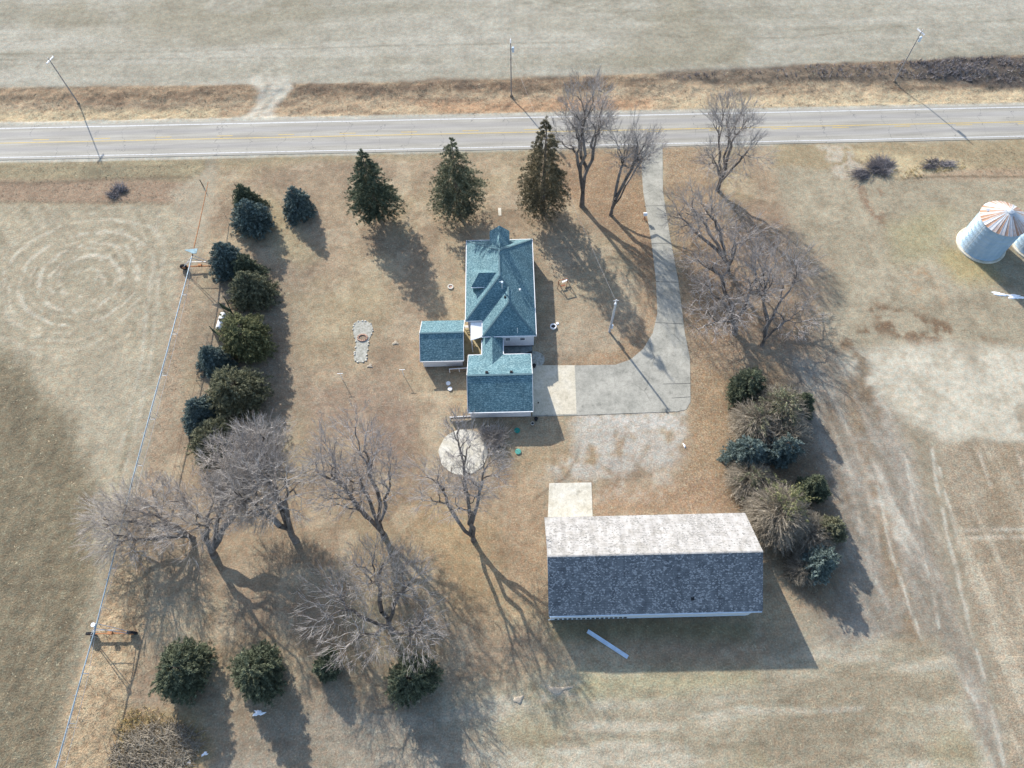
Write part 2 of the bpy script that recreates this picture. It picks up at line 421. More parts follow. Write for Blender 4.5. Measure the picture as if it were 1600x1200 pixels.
patch([(420, 295), (440, 330), (500, 400), (470, 420), (420, 380)], (172, 160, 112), .4, 2, 1)
patch([(450, 470), (560, 440), (600, 400), (620, 480), (560, 560), (470, 560)], (192, 176, 132), .4, 4, 2)
patch([(800, 700), (940, 690), (940, 740), (800, 740)], (176, 150, 110), .5, 2, 1)
# bare earth near the trees right of the drive
m = patch([(1030, 232), (1100, 232), (1150, 420), (1170, 560), (1135, 600), (1135, 740), (1150, 800), (1060, 800), (1065, 745), (1078, 640), (1080, 560), (1062, 400)], (172, 150, 123), .9, 1.6, 1.); leaf = np.maximum(leaf, m); setg(m, .8, .5)
m = patch([(1085, 560), (1140, 600), (1130, 740), (1070, 740), (1066, 650)], (182, 154, 116), .5, 1.8, 1); 
m = patch([(925, 770), (1150, 740), (1180, 806), (925, 806)], (178, 146, 116), .7, 2, 1.2); leaf = np.maximum(leaf, m*.8)
m = patch([(860, 240), (1000, 235), (1010, 300), (1025, 420), (1000, 430), (930, 340), (870, 300)], (166, 136, 108), .7, 2, 1.2); leaf = np.maximum(leaf, m*.8); setg(m, .8)
m = patch([(985, 300), (1008, 310), (1022, 420), (1025, 500), (1000, 545), (960, 572), (880, 572), (900, 555), (960, 545), (1000, 500)], (180, 148, 114), .6, 1, .5); leaf = np.maximum(leaf, m*.7)
m = patch([(820, 360), (930, 370), (1000, 440), (1010, 520), (900, 560), (850, 560), (850, 460)], (186, 168, 140), .5, 2.5, 1)
m = patch([(785, 740), (855, 745), (852, 965), (800, 930)], (182, 154, 120), .6, 1.8, 1); leaf = np.maximum(leaf, m*.4)
# white gravel
m = patch([(895, 648), (1066, 645), (1068, 690), (1040, 730), (880, 745), (860, 735), (900, 690)], (210, 207, 197), .72, 1.6, 1.4, .25, .95, 5, 2.); leaf *= (1-m)
m = patch([(905, 646), (1064, 645), (1064, 668), (930, 668)], (226, 223, 214), .72, 1., .8, .3, .9, 6, 1.); leaf *= (1-m)
m = patch([(830, 735), (1060, 728), (1050, 775), (930, 780), (928, 752), (830, 755)], (206, 196, 178), .6, 1.5, 1.2, .6, .5, 9, 2.2)
for t in ([(835, 780), (885, 745), (905, 700)], [(850, 790), (890, 755)]): track(t, .35, (120, 104, 86), .6, .2, .2)
# --- right side yard
RY = [(1205, 226), (1620, 214), (2400, 205), (2400, 560), (1600, 540), (1300, 545), (1260, 420)]
m = patch(RY, (178, 166, 138), 1, 1.6, 1); setg(m, .55, .35)
lay(m*sstep((n2-.48)/.18), (190, 178, 150), .7); lay(m*sstep((.46-n1)/.12), (158, 144, 118), .45)
patch([(1210, 228), (1620, 216), (2400, 208), (2400, 262), (1640, 272), (1400, 262), (1210, 262)], (176, 156, 116), .8, 1.2, 1)
patch([(1400, 262), (1640, 264), (2400, 258), (2400, 275), (1640, 280), (1400, 280)], (190, 162, 130), .8, 1, .6)
lay(linemask([(1400, 280), (1500, 275), (1640, 278), (2400, 276)], .4, .35, .2), (110, 96, 74), .75)
patch([(1330, 236), (1500, 248), (1520, 262), (1400, 282), (1370, 270)], (212, 192, 146), .8, 1, 1)
patch([(1280, 228), (1325, 228), (1350, 262), (1345, 280), (1310, 280), (1295, 255)], (206, 194, 172), .85, .8, 1., .6, .7, 12, 1.2)
m = patch([(1320, 275), (1345, 272), (1375, 300), (1385, 350), (1370, 355), (1340, 310)], (142, 112, 92), .8, 1, 1.2, .5, .6, 13, 2); leaf = np.maximum(leaf, m*.6)
m = patch([(1350, 460), (1400, 480), (1480, 500), (1560, 530), (1450, 545), (1380, 520), (1290, 560), (1290, 540), (1360, 500)], (124, 98, 76), .85, 1.2, 1.6, .6, .55, 14, 2.4); leaf = np.maximum(leaf, m*.5)
patch([(1400, 420), (1450, 420), (1480, 470), (1440, 480), (1410, 450)], (190, 144, 92), .6, 1.5, 1.2, .4, .6, 15, 2)
patch([(1480, 380), (1540, 400), (1570, 440), (1500, 440), (1470, 410)], (192, 172, 100), .6, 2, 1.2)
patch([(1390, 350), (1480, 330), (1470, 400), (1400, 410)], (184, 176, 118), .45, 3, 1.2)
# --- pale bare lot
m = patch([(1300, 555), (1450, 535), (1620, 545), (2400, 560), (2400, 720), (1620, 690), (1470, 690), (1395, 640), (1330, 600)], (216, 208, 186), .95, 2, 1.6); setg(m, .4, .25)
lay(m*sstep((.46-n1)/.12), (188, 176, 150), .55); lay(m*sstep((.40-n2)/.08), (172, 158, 132), .6)
patch([(1560, 660), (1620, 640), (1700, 650), (1620, 680)], (150, 134, 110), .6, 1, 1.2, .5, .6, 17, 2)
# --- lane along the windbreak
LN = [(1215, 560), (1300, 560), (1380, 620), (1440, 760), (1480, 900), (1530, 1060), (1580, 1260), (1300, 1260), (1290, 1040), (1300, 900), (1260, 740)]
m = patch(LN, (176, 166, 150), .95, 2, 1.2); setg(m, .5, .35)
rot = R(-15); lx = gx*math.cos(rot)-gy*math.sin(rot); ly = gx*math.sin(rot)+gy*math.cos(rot)
ln = fbm(lx, ly, 2.2, 101, 4, ax=1, ay=.14); ln2 = fbm(lx, ly, 5, 105, 4, ax=1, ay=.3)
lay(m*sstep((ln-.52)/.12), (214, 206, 188), .75); lay(m*sstep((.46-ln)/.12), (146, 134, 114), .6); lay(m*sstep((ln2-.56)/.1), (150, 132, 106), .6)
for t, w, rgb in (([(1330, 600), (1345, 700), (1375, 800), (1400, 900), (1430, 1010)], 2.2, (146, 128, 104)), ([(1290, 600), (1310, 700), (1330, 800)], 1.2, (128, 112, 94)), ([(1345, 560), (1352, 590), (1362, 640)], 2.6, (128, 110, 88)), ([(1318, 940), (1326, 985), (1322, 1010)], 1.1, (84, 72, 60))):
    mm = track(t, w, rgb, .8, 1., 1.2); leaf = np.maximum(leaf, mm*.5)
for t in ([(1455, 700), (1480, 830), (1510, 950), (1540, 1080), (1570, 1200)], [(1490, 700), (1520, 830), (1560, 1000)], [(1560, 700), (1590, 800), (1640, 960)], [(1370, 760), (1392, 860), (1425, 960), (1470, 1080)], [(1468, 730), (1500, 850), (1528, 960), (1560, 1080)], [(1415, 720), (1440, 850), (1470, 980)]): track(t, .45, (222, 216, 198), .7, .25, .4)
soil_shade = polymask([(1215, 540), (1280, 560), (1330, 700), (1370, 860), (1380, 960), (1330, 1010), (1270, 960), (1250, 760)], 2.5, 1.6)  # darker soil here, with the trees' shade painted into the same patch
lay(soil_shade*(.35+.65*sstep((ln-.4)/.2)), (150, 142, 130), .6); lay(soil_shade*sstep((.44-n1)/.1), (128, 116, 100), .5)
# --- stubble plot at the right
m = patch([(1468, 692), (1620, 690), (2600, 690), (2600, 1300), (1600, 1300), (1560, 1100), (1510, 900)], (176, 161, 136), 1, .7, .6); setg(m, .75, .6); leaf = np.maximum(leaf, m*.25)
rot = R(-8); lx = gx*math.cos(rot)-gy*math.sin(rot); ly = gx*math.sin(rot)+gy*math.cos(rot); sb = fbm(lx, ly, 1.6, 111, 3, ax=1.2, ay=.1)
lay(m*sstep((sb-.6)/.08), (206, 194, 168), .6); lay(m*sstep((.44-sb)/.12), (154, 136, 110), .5); lay(m*sstep((.45-n2)/.1), (164, 144, 114), .4)
for t in ([(1530, 710), (1548, 760)], [(1590, 700), (1605, 760)], [(1510, 830), (1600, 826), (1700, 800)], [(1515, 842), (1600, 838)]): track(t, .5, (224, 216, 196), .6, .3, .3)
# --- lower field
BF = [(900, 1046), (1180, 1046), (1290, 1010), (1380, 1000), (1470, 1000), (1560, 1260), (1300, 1500), (200, 1500), (330, 1195), (460, 1110), (690, 1078), (800, 1066)]
m = patch(BF, (182, 170, 142), 1, 1.6, 1); setg(m, .6, .5)
bs = fbm(gx, gy, 3, 121, 4, ax=.22, ay=1.2)
lay(m*sstep((bs-.5)/.14), (208, 198, 174), .75); lay(m*sstep((.46-bs)/.14), (154, 139, 112), .65); lay(m*sstep((n2-.52)/.12), (176, 164, 122), .4)
patch([(330, 1100), (520, 1060), (700, 1080), (760, 1200), (700, 1260), (300, 1260)], (150, 134, 116), .6, 5, 2)
track([(1180, 1112), (1350, 1108)], .4, (222, 214, 196), .5, .3, .3)
patch([(905, 1046), (1180, 1040), (1180, 1062), (980, 1085), (905, 1080)], (190, 184, 134), .5, 2, 1.2)
patch([(845, 1066), (905, 1066), (900, 1090), (850, 1092)], (206, 196, 176), .8, .9, 1, .5, .6, 19, 1)
patch([(500, 1140), (660, 1130), (760, 1160), (700, 1230), (520, 1230)], (176, 166, 146), .5, 3, 2)
# strip beside the barn is greener and darker
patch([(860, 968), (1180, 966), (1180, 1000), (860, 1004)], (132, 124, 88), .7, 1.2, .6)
# brush ground bottom left
patch([(190, 1110), (310, 1120), (330, 1180), (300, 1260), (180, 1260)], (170, 146, 96), .8, 1.5, 1)
# darker twig and leaf bed under the windbreak
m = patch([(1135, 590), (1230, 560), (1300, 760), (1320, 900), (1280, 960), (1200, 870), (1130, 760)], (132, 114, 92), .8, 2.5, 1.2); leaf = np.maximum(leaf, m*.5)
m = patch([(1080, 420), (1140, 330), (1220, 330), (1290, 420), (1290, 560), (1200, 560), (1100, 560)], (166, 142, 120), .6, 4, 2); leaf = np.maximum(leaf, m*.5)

for a_, w_, c_l, st_ in (([(1240, 560), (1290, 640), (1330, 740), (1350, 860)], .5, (206, 196, 176), .5), ([(1262, 556), (1312, 640), (1352, 740), (1374, 860)], .5, (206, 196, 176), .5),
        ([(1200, 470), (1270, 520), (1350, 560)], .6, (150, 132, 108), .5), ([(1100, 760), (1000, 790), (900, 830)], .4, (150, 126, 98), .35), ([(930, 1180), (1100, 1150), (1300, 1140), (1440, 1150)], .5, (150, 136, 108), .4), ([(930, 1195), (1100, 1166), (1300, 1156), (1440, 1166)], .5, (150, 136, 108), .4),
        ([(262, 330), (250, 430), (238, 540), (215, 660), (185, 780)], .5, (206, 198, 176), .6), ([(248, 330), (236, 430), (224, 540), (200, 660), (168, 780)], .5, (206, 198, 176), .6), ([(40, 250), (30, 330), (60, 450)], .1, (150, 140, 120), .0)):
    track(a_, w_, c_l, st_, .3, .4)
# relief: ditch, clods, tufts
yy0 = P(600, 134)[1]; yy1 = P(600, 184)[1]
gz = -.35*mdn*np.sin(np.clip((gy-yy1)/(yy0-yy1), 0, 1)*PI) + clod*((nf-.5)*.16+(n1-.5)*.16) + mdn*(n1-.5)*.5
flat = np.zeros(len(gx))
for pts in ([(715, 350), (845, 350), (850, 670), (640, 670), (640, 495), (715, 495)], [(840, 800), (1200, 795), (1210, 975), (845, 975)]):
    flat = np.maximum(flat, polymask(pts, .5, 0))
ROADY0 = P(800, 236)[1]; ROADY1 = P(800, 176)[1]
slope_r = (P(1600, 190.5)[1]-P(0, 224)[1])/(P(1600, 190.5)[0]-P(0, 224)[0])
ymid = P(800, 206)[1]; ry = gy-slope_r*gx-(ymid-slope_r*P(800, 206)[0])
flat = np.maximum(flat, sstep((6.2-np.abs(ry))/1.0))
DRV = [(1000, 225), (1035, 225), (1036, 300), (1047, 370), (1060, 440), (1070, 520), (1078, 560), (1079, 628), (1072, 640), (1058, 643), (900, 649), (832, 651), (832, 572), (962, 570), (985, 562), (1005, 545), (1020, 520), (1027, 490), (1025, 440), (1018, 380), (1005, 300)]
flat = np.maximum(flat, polymask(DRV, .5, 0))
for pts in ([(680, 670), (770, 670), (770, 740), (680, 740)], [(855, 752), (928, 752), (928, 808), (855, 808)], [(545, 495), (590, 495), (590, 575), (545, 575)]): flat = np.maximum(flat, polymask(pts, .5, 0))
gz = gz*(1-flat)-.02*flat
far = np.maximum(np.abs(gx)-128, np.maximum(gy-166, -6-gy)) > 0
gz[far] = 0
def ground_z(x, y):
    i = np.clip(np.searchsorted(XS, x), 1, len(XS)-1); j = np.clip(np.searchsorted(YS, y), 1, len(YS)-1)
    return float(gz.reshape(GX.shape)[i, j])

def ground_material():
    t = NT('ground', .95); a = t.n('ShaderNodeAttribute', attribute_name='Col'); k = t.n('ShaderNodeAttribute', attribute_name='Kind')
    sp = t.n('ShaderNodeSeparateColor'); t.l(k.outputs['Color'], sp.inputs[0])
    v = t.coord()
    fine = t.noise(v, 4.2, 3, .7); mid = t.noise(v, .9, 4, .65)
    g1 = t.ramp(fine, [(.30, .52), (.5, .98), (.70, 1.55)]); g2 = t.ramp(mid, [(.3, .7), (.7, 1.3)])
    c = t.mix(sp.outputs[0], a.outputs['Color'], t.mix(1., a.outputs['Color'], g1, 'MULTIPLY'))
    c = t.mix(.6, c, t.mix(1., c, g2, 'MULTIPLY'))
    # fallen leaves: small cells, rusty and straw coloured
    vo = t.n('ShaderNodeTexVoronoi'); vo.inputs['Scale'].default_value = 5.5; t.l(v, vo.inputs['Vector'])
    vc = t.n('ShaderNodeSeparateColor'); t.l(vo.outputs['Color'], vc.inputs[0])
    lc = t.ramp(vc.outputs[0], [(0, A(112, 84, 60)), (.35, A(164, 126, 88)), (.7, A(196, 162, 118)), (1, A(222, 202, 164))])
    lm = t.math('MULTIPLY', t.ramp(vc.outputs[1], [(.35, 0.), (.5, 1.)]), sp.outputs[1])
    c = t.mix(t.math('MULTIPLY', lm, .38), c, lc)
    # scattered pale straw
    v2 = t.coord((1, 1, 1), rot=(0, 0, .6)); st = t.noise(v2, 2.1, 2, .5, 1.5)
    c = t.mix(t.math('MULTIPLY', t.ramp(st, [(.66, 0.), (.72, 1.)]), sp.outputs[0]), c, A(215, 202, 172))
    h = t.math('ADD', fine, t.math('MULTIPLY', mid, .8))
    big = t.noise(v, .22, 4, .6); c = t.mix(1., c, t.ramp(big, [(.3, (.86, .85, .83)), (.7, (1.14, 1.14, 1.12))]), 'MULTIPLY')
    hue = t.noise(v, 1.7, 3, .6); c = t.mix(1., c, t.ramp(hue, [(.35, (1.07, .97, .90)), (.65, (.95, 1.03, 1.03))]), 'MULTIPLY')
    b = t.n('ShaderNodeBump'); b.inputs['Distance'].default_value = .12; t.l(sp.outputs[2], b.inputs['Strength']); t.l(h, b.inputs['Height']); t.l(b.outputs[0], t.b.inputs['Normal'])
    return t.out(c)
nx, ny = GX.shape
idx = np.arange(nx*ny).reshape(nx, ny)
quads = np.stack([idx[:-1, :-1], idx[1:, :-1], idx[1:, 1:], idx[:-1, 1:]], -1).reshape(-1, 4)
lum = col@np.array([.3, .55, .15]); col = lum[:, None]+(col-lum[:, None])*.80; col = col*np.array([.965, .955, .96])
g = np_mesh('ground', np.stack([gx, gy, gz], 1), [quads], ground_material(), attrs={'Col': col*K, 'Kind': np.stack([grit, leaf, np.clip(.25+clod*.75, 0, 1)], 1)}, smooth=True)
tag(g, kind='structure')

# ------------------------------------------------------------------ pavements
def pavement(name, base, dark, lightc, crack=True, scale=.5, cs=.18):
    t = NT(name, .85); v = t.coord()
    a = t.noise(v, scale, 4, .6); b = t.noise(v, 6, 4, .7)
    c = t.ramp(a, [(.3, dark), (.5, base), (.7, lightc)])
    c = t.mix(1., c, t.ramp(b, [(.3, .84), (.7, 1.14)]), 'MULTIPLY')
    if crack:
        vo = t.n('ShaderNodeTexVoronoi', feature='DISTANCE_TO_EDGE'); vo.inputs['Scale'].default_value = cs
        nz = t.n('ShaderNodeTexNoise'); nz.inputs['Scale'].default_value = 1.2; t.l(v, nz.inputs['Vector'])
        mv = t.mix(.35, v, nz.outputs['Color'], 'ADD'); t.l(mv, vo.inputs['Vector'])
        c = t.mix(t.math('MULTIPLY', t.ramp(vo.outputs['Distance'], [(0, .55), (.006, 0.)]), t.ramp(t.noise(v, .12, 2), [(.45, 0.), (.6, 1.)])), c, tuple(x*.45 for x in dark))
    st_ = t.noise(v, .7, 2, .5); c = t.mix(1., c, t.ramp(st_, [(.26, .74), (.36, 1.)]), 'MULTIPLY')
    sn = t.noise(v, 1.6, 5, .75, .4); c = t.mix(1., c, t.ramp(sn, [(.32, .80), (.5, 1.), (.68, 1.1)]), 'MULTIPLY')
    t.bump(b, .02, .4)
    return t.out(c)
def road_material():
    t = NT('road_asphalt', .85); v = t.coord()
    a = t.noise(t.coord((.06, 1, 1)), 1.1, 4, .6); b = t.noise(v, 5, 4, .7)
    c = t.ramp(a, [(.3, A(172, 167, 155)), (.5, A(190, 185, 173)), (.7, A(206, 201, 189))])
    c = t.mix(1., c, t.ramp(b, [(.3, .9), (.7, 1.1)]), 'MULTIPLY')
    # transverse cracks: wandering lines every few metres
    nz = t.noise(t.coord((1, 1, 1)), .35, 3, .6)
    sx = t.n('ShaderNodeSeparateXYZ'); t.l(v, sx.inputs[0])
    ph = t.math('ADD', t.math('MULTIPLY', sx.outputs[0], 1/6.3), t.math('MULTIPLY', nz, 1.1))
    fr = t.math('ABSOLUTE', t.math('SUBTRACT', t.math('FRACT', ph), .5))
    gate = t.noise(t.coord((.12, .16, 1)), 1.0, 1)
    cr = t.math('MULTIPLY', t.ramp(fr, [(0, 1.), (.014, 0.)]), t.ramp(gate, [(.42, .1), (.5, .9)]))
    c = t.mix(cr, c, A(120, 118, 118))
    # wheel paths a little darker, cross-section position from object y
    sy = t.math('SUBTRACT', sx.outputs[1], t.math('MULTIPLY', sx.outputs[0], slope_r))
    wv = t.math('ABSOLUTE', t.math('SUBTRACT', t.math('ABSOLUTE', t.math('SUBTRACT', sy, ymid-slope_r*P(800, 206)[0])), 2.1))
    c = t.mix(t.ramp(wv, [(.3, .35), (1.1, 0.)]), c, A(170, 168, 170))
    t.bump(b, .02, .3); return t.out(c)

def road_strip(name, v0, v1, z, mat, thick=None, x0=-1500, x1=1500, step=60):
    """strip following the road between two photo rows measured at u=800"""
    off = [P(800, v)[1]-ymid-slope_r*(P(800, v)[0]-P(800, 206)[0]) for v in (v0, v1)]
    c = P(800, 206); n = max(1, int((x1-x0)/step)); v = []; f = []
    for k in range(n+1):
        x = x0+(x1-x0)*k/n; yc = c[1]+slope_r*(x-c[0])
        v += [(x, yc+off[1], z), (x, yc+off[0], z)]
    for k in range(n): f.append([2*k, 2*k+2, 2*k+3, 2*k+1])
    return np_mesh(name, np.array(v), [np.array(f)], mat)
tag(road_strip('road', 180.5, 233.5, .03, road_material()), kind='structure')
t = NT('road_paint_white', .7); v = t.coord(); f = t.noise(v, 2.5, 4, .7)
M['rpw'] = t.out(t.ramp(f, [(.35, A(205, 203, 198)), (.5, A(240, 240, 238))]))
t = NT('road_paint_yellow', .7); v = t.coord(); f = t.noise(v, 2.5, 4, .7)
M['rpy'] = t.out(t.ramp(f, [(.35, A(205, 188, 145)), (.6, A(232, 200, 125))]))
tag(road_strip('edge_line', 183.6, 184.9, .036, M['rpw']), kind='structure')
tag(road_strip('edge_line', 229.0, 230.2, .036, M['rpw']), kind='structure')
tag(road_strip('centre_line', 206.5, 207.8, .036, M['rpy']), kind='structure')
mb = MB(); c = P(800, 206)
for k in range(-30, 31):
    x = k*12.2+3.5; off = .62 if x < 12 else -.62; yc = c[1]+slope_r*(x-c[0])+off-.09
    mb.poly([(x, yc-.1, .036), (x+3.2, yc-.1+3.2*slope_r, .036), (x+3.2, yc+.1+3.2*slope_r, .036), (x, yc+.1, .036)])
tag(mb.build('centre_line_dashes', M['rpy']), kind='structure')

def flatpoly(name, pts, z0, z1, mat):
    w = [tuple(P(*p)[:2]) for p in pts]
    return tag(MB().slab(w, z0, z1).build(name, mat), kind='structure')
M['conc'] = pavement('old_concrete', A(192, 189, 176), A(170, 168, 156), A(208, 204, 190), True, .35, .09)
M['conc2'] = pavement('pale_concrete', A(236, 226, 202), A(222, 212, 188), A(244, 236, 216), False)
M['pad'] = pavement('pad_concrete', A(240, 233, 214), A(216, 207, 184), A(252, 247, 232), False, .5, .22)
M['gravel'] = pavement('stone_bed', A(196, 194, 180), A(158, 156, 144), A(220, 218, 208), False, 2.5)
flatpoly('driveway', DRV, -.1, .045, M['conc'])
# slab joints cut across the drive
mb = MB()
for a, b in (((1024, 504), (1066, 506)), ((1016, 380), (1048, 380)), ((1025, 440), (1060, 441)), ((960, 571), (962, 646)), ((1036, 600), (1079, 599)), ((1050, 622), (1079, 620)), ((1006, 322), (1037, 321))):
    A0 = P(*a, .05); B0 = P(*b, .05); mb.poly([(A0[0], A0[1]-.04, .05), (B0[0], B0[1]-.04, .05), (B0[0], B0[1]+.04, .05), (A0[0], A0[1]+.04, .05)])
tag(mb.build('driveway_joints', M['iron']), kind='structure')
flatpoly('garage_apron', [(831, 571), (898, 571), (901, 647), (832, 649)], .0, .06, M['conc2'])
cc = P(724, 706)[:2]; Rr = 3.75
tag(MB().slab([(cc[0]+Rr*(1+.02*math.sin(k*5))*math.cos(k*PI/24), cc[1]+Rr*1.0*math.sin(k*PI/24)) for k in range(48)], -.1, .05).build('round_concrete_pad', M['pad']), kind='structure')
flatpoly('barn_pad', [(858, 755), (924, 754), (926, 807), (856, 808)], -.1, .05, M['pad'])
M['patio'] = pavement('patio_concrete', A(206, 188, 146), A(184, 166, 126), A(218, 202, 162), False, .8)
flatpoly('patio', [(725, 506), (752, 524), (752, 560), (731, 560), (724, 556)], -.1, .04, M['patio'])
flatpoly('back_patio', [(786, 541), (832, 541), (831, 558), (787, 558)], -.1, .04, pavement('blue_grey_concrete', A(150, 160, 160), A(128, 138, 138), A(170, 178, 176), True, 1.2, .5))  # blue-grey tone, darker than the other slabs
cc = P(833, 562)[:2]
tag(MB().slab([(cc[0]+1.9*math.cos(a*PI/12), cc[1]+1.6*math.sin(a*PI/12)) for a in range(24)], -.1, .04).build('garden_circle', M['gravel']), kind='structure')
tag(MB().slab([tuple(P(778, 325)[:2]), tuple(P(783, 325)[:2]), tuple(P(783.5, 337)[:2]), tuple(P(779, 337)[:2])], -.05, .04).build('front_path', M['pad']), kind='structure')
bed = [(552, 508), (556, 503), (564, 501), (574, 502), (581, 507), (583, 515), (580, 524), (576, 532), (575, 545), (572, 556), (574, 562), (566, 566), (557, 566), (553, 560), (556, 545), (556, 532), (552, 522)]
flatpoly('stone_bed', bed, -.05, .03, M['gravel'])

# ------------------------------------------------------------------ buildings
def window(parent, x, y, z, w, h, nrm, mull=True):
    """window on a wall; nrm = 'S','N','E','W'; centre given"""
    sx = {'S': (1, 0, 0, -1), 'N': (1, 0, 0, 1), 'E': (0, 1, 1, 0), 'W': (0, 1, -1, 0)}[nrm]
    tx, ty, nx_, ny_ = sx
    def b(mb, a0, a1, z0, z1, d0, d1):
        xs_ = sorted([x+tx*a0+nx_*d0, x+tx*a1+nx_*d1]); ys_ = sorted([y+ty*a0+ny_*d0, y+ty*a1+ny_*d1])
        mb.box((xs_[0], ys_[0], z0), (xs_[1], ys_[1], z1)); return mb
    fr = MB(); t = .11
    b(fr, -w/2-t, -w/2, z-h/2-t, z+h/2+t, .003, .06); b(fr, w/2, w/2+t, z-h/2-t, z+h/2+t, .003, .06)
    b(fr, -w/2, w/2, z+h/2, z+h/2+t, .003, .06); b(fr, -w/2, w/2, z-h/2-t, z-h/2, .003, .075)
    if mull: b(fr, -w/2, w/2, z-.025, z+.025, .012, .045)
    o = fr.build('window', M['trim'], parent)
    pn = MB(); b(pn, -w/2, w/2, z-h/2, z+h/2, .001, .01); pn.build('pane', M['glass'], o)
def gutter(parent, runs, mat='trim', w=.13):
    for a, b in runs: MB().bar(a, b, w, .12).build('gutter', M[mat], parent)

# ---- farmhouse with garage wing
XW, XE, YN, YS1, XSW, YS2, ZE, PT = -7.27, 4.02, 79.7, 63.2, -4.56, 60.12, 3.9, .75
hw = (XE-XW)/2; hs = (XE-XSW)/2; xm = (XE+XW)/2; xm2 = (XE+XSW)/2
house = thing('farmhouse', 'white farmhouse under a blue-green hipped shingle roof with an attached gabled garage', 'house', (xm, 68, 0))
zr = ZE+PT*hw; zr2 = ZE+PT*hs
NW, NE, SE, SW1, ST, SW2 = (XW, YN, ZE), (XE, YN, ZE), (XE, YS2, ZE), (XW, YS1, ZE), (XSW, YS1, ZE), (XSW, YS2, ZE)
RN, RS, V_, AP = (xm, YN-hw, zr), (xm, YS1+hw, zr), (xm2, YS1+hs, zr2), (xm2, YS2+hs, zr2)
rf = MB()
for pl in ([NW, SW1, RS, RN], [NE, NW, RN], [SE, NE, RN, RS, V_, AP], [SW1, ST, V_, RS], [ST, SW2, AP, V_], [SW2, SE, AP]): rf.roofslab(pl, .14)
roof = rf.build('roof', M['shingle'], house)
cap = MB()
for a, b in ((RN, RS), (RS, V_), (V_, AP), (RN, NW), (RN, NE), (RS, SW1), (AP, SW2), (AP, SE)): cap.bar(a, b, .26, .05)
cap.build('ridge_cap', M['ridge'], roof)
inset = .3
wb = MB(); wx0, wx1, wxs = XW+inset, XE-inset, XSW+inset
wb.slab([(wx0, YS1+inset), (wxs, YS1+inset), (wxs, YS2+inset), (wx1, YS2+inset), (wx1, YN-inset), (wx0, YN-inset)], 0.35, ZE-.02)
wb.build('wall', M['siding'], house)
fd = MB().slab([(wx0+.05, YS1+inset+.05), (wxs+.05, YS1+inset+.05), (wxs+.05, YS2+inset+.05), (wx1-.05, YS2+inset+.05), (wx1-.05, YN-inset-.05), (wx0+.05, YN-inset-.05)], -.1, .36); fd.build('foundation', M['iron'], house)
MB().slab([(XW+.06, YS1+.06), (XSW+.06, YS1+.06), (XSW+.06, YS2+.06), (XE-.06, YS2+.06), (XE-.06, YN-.06), (XW+.06, YN-.06)], ZE-.24, ZE-.16).build('soffit', M['trim'], house)
gz_ = ZE-.08
gutter(house, [((XW-.05, YN, gz_), (XW-.05, YS1-.05, gz_)), ((XW-.05, YS1-.06, gz_), (XSW-.1, YS1-.06, gz_)), ((XSW-.06, YS1-.05, gz_), (XSW-.06, YS2-.05, gz_)), ((XSW-.1, YS2-.06, gz_), (XE+.1, YS2-.06, gz_)), ((XE+.06, YS2-.06, gz_), (XE+.06, YN+.05, gz_)), ((XW-.1, YN+.06, gz_), (XE+.1, YN+.06, gz_))])
# downspout and vent on the south wall
ux = P(780, 535, 2)[0]
MB().tube([(ux, YS2-.05, ZE-.15), (ux, YS2+.3, ZE-.5), (ux, YS2+.33, .3), (ux, YS2-.2, .12)], .06, 8).build('downspout', M['trim'], house)
MB().tube([(P(783, 540, 3)[0], YS2+.33, 3.3), (P(770, 540, 3)[0], YS2+.33, 3.0)], .04, 6).build('conduit', M['trim'], house)
for u in (793.5, 816.5): window(house, P(u, 530, 2.6)[0], YS2+inset, 2.45, .72, .75, 'S')
for y in (64, 68.5, 73, 76.5): window(house, wx1, y, 2.2, .95, 1.4, 'E')
for y in (66, 70, 75): window(house, wx0, y, 2.2, .95, 1.4, 'W')
for x in (-5.2, 2.0): window(house, x, YN-inset, 2.2, .95, 1.4, 'N')
# west dormer, hipped
def on_w(u, v):                                # where the sight line meets the west slope
    for k in range(300):
        z = ZE+k*.015; p = P(u, v, z)
        if z >= ZE+PT*(p[0]-XW): return p
pr_, pe_ = on_w(775.5, 425.8), on_w(758, 448.4)
dz, dE, yr = pr_[2]+.02, pe_[2]-.02, pr_[1]; y0 = pe_[1]; xw_ = P(736, 448.4, dE)[0]
half = yr-y0; yN2 = yr+half; xin = pr_[0]+.6
rw = P(748.4, 426, dz)[0]
dr = MB()
dr.roofslab([(xw_, y0, dE), (pe_[0]+.1, y0, dE), (pr_[0]+.1, yr, dz), (rw, yr, dz)], .1)
dr.roofslab([(xw_, yN2, dE), (xw_, y0, dE), (rw, yr, dz)], .1)
dr.roofslab([(pe_[0]+.1, yN2, dE), (xw_, yN2, dE), (rw, yr, dz), (pr_[0]+.1, yr, dz)], .1)
dor = MB().box((xw_+.25, y0+.22, ZE+.3), (pe_[0], yN2-.22, dE-.06)).build('dormer', M['shingle'], house)
drf = dr.build('dormer_roof', M['shingle'], dor)
MB().bar((xw_, y0-.03, dE-.05), (pe_[0]-.1, y0-.03, dE-.05), .1, .1).build('dormer_gutter', M['trim'], dor)
window(dor, xw_+.25, (y0+yN2)/2, dE-.55, .8, .6, 'W')
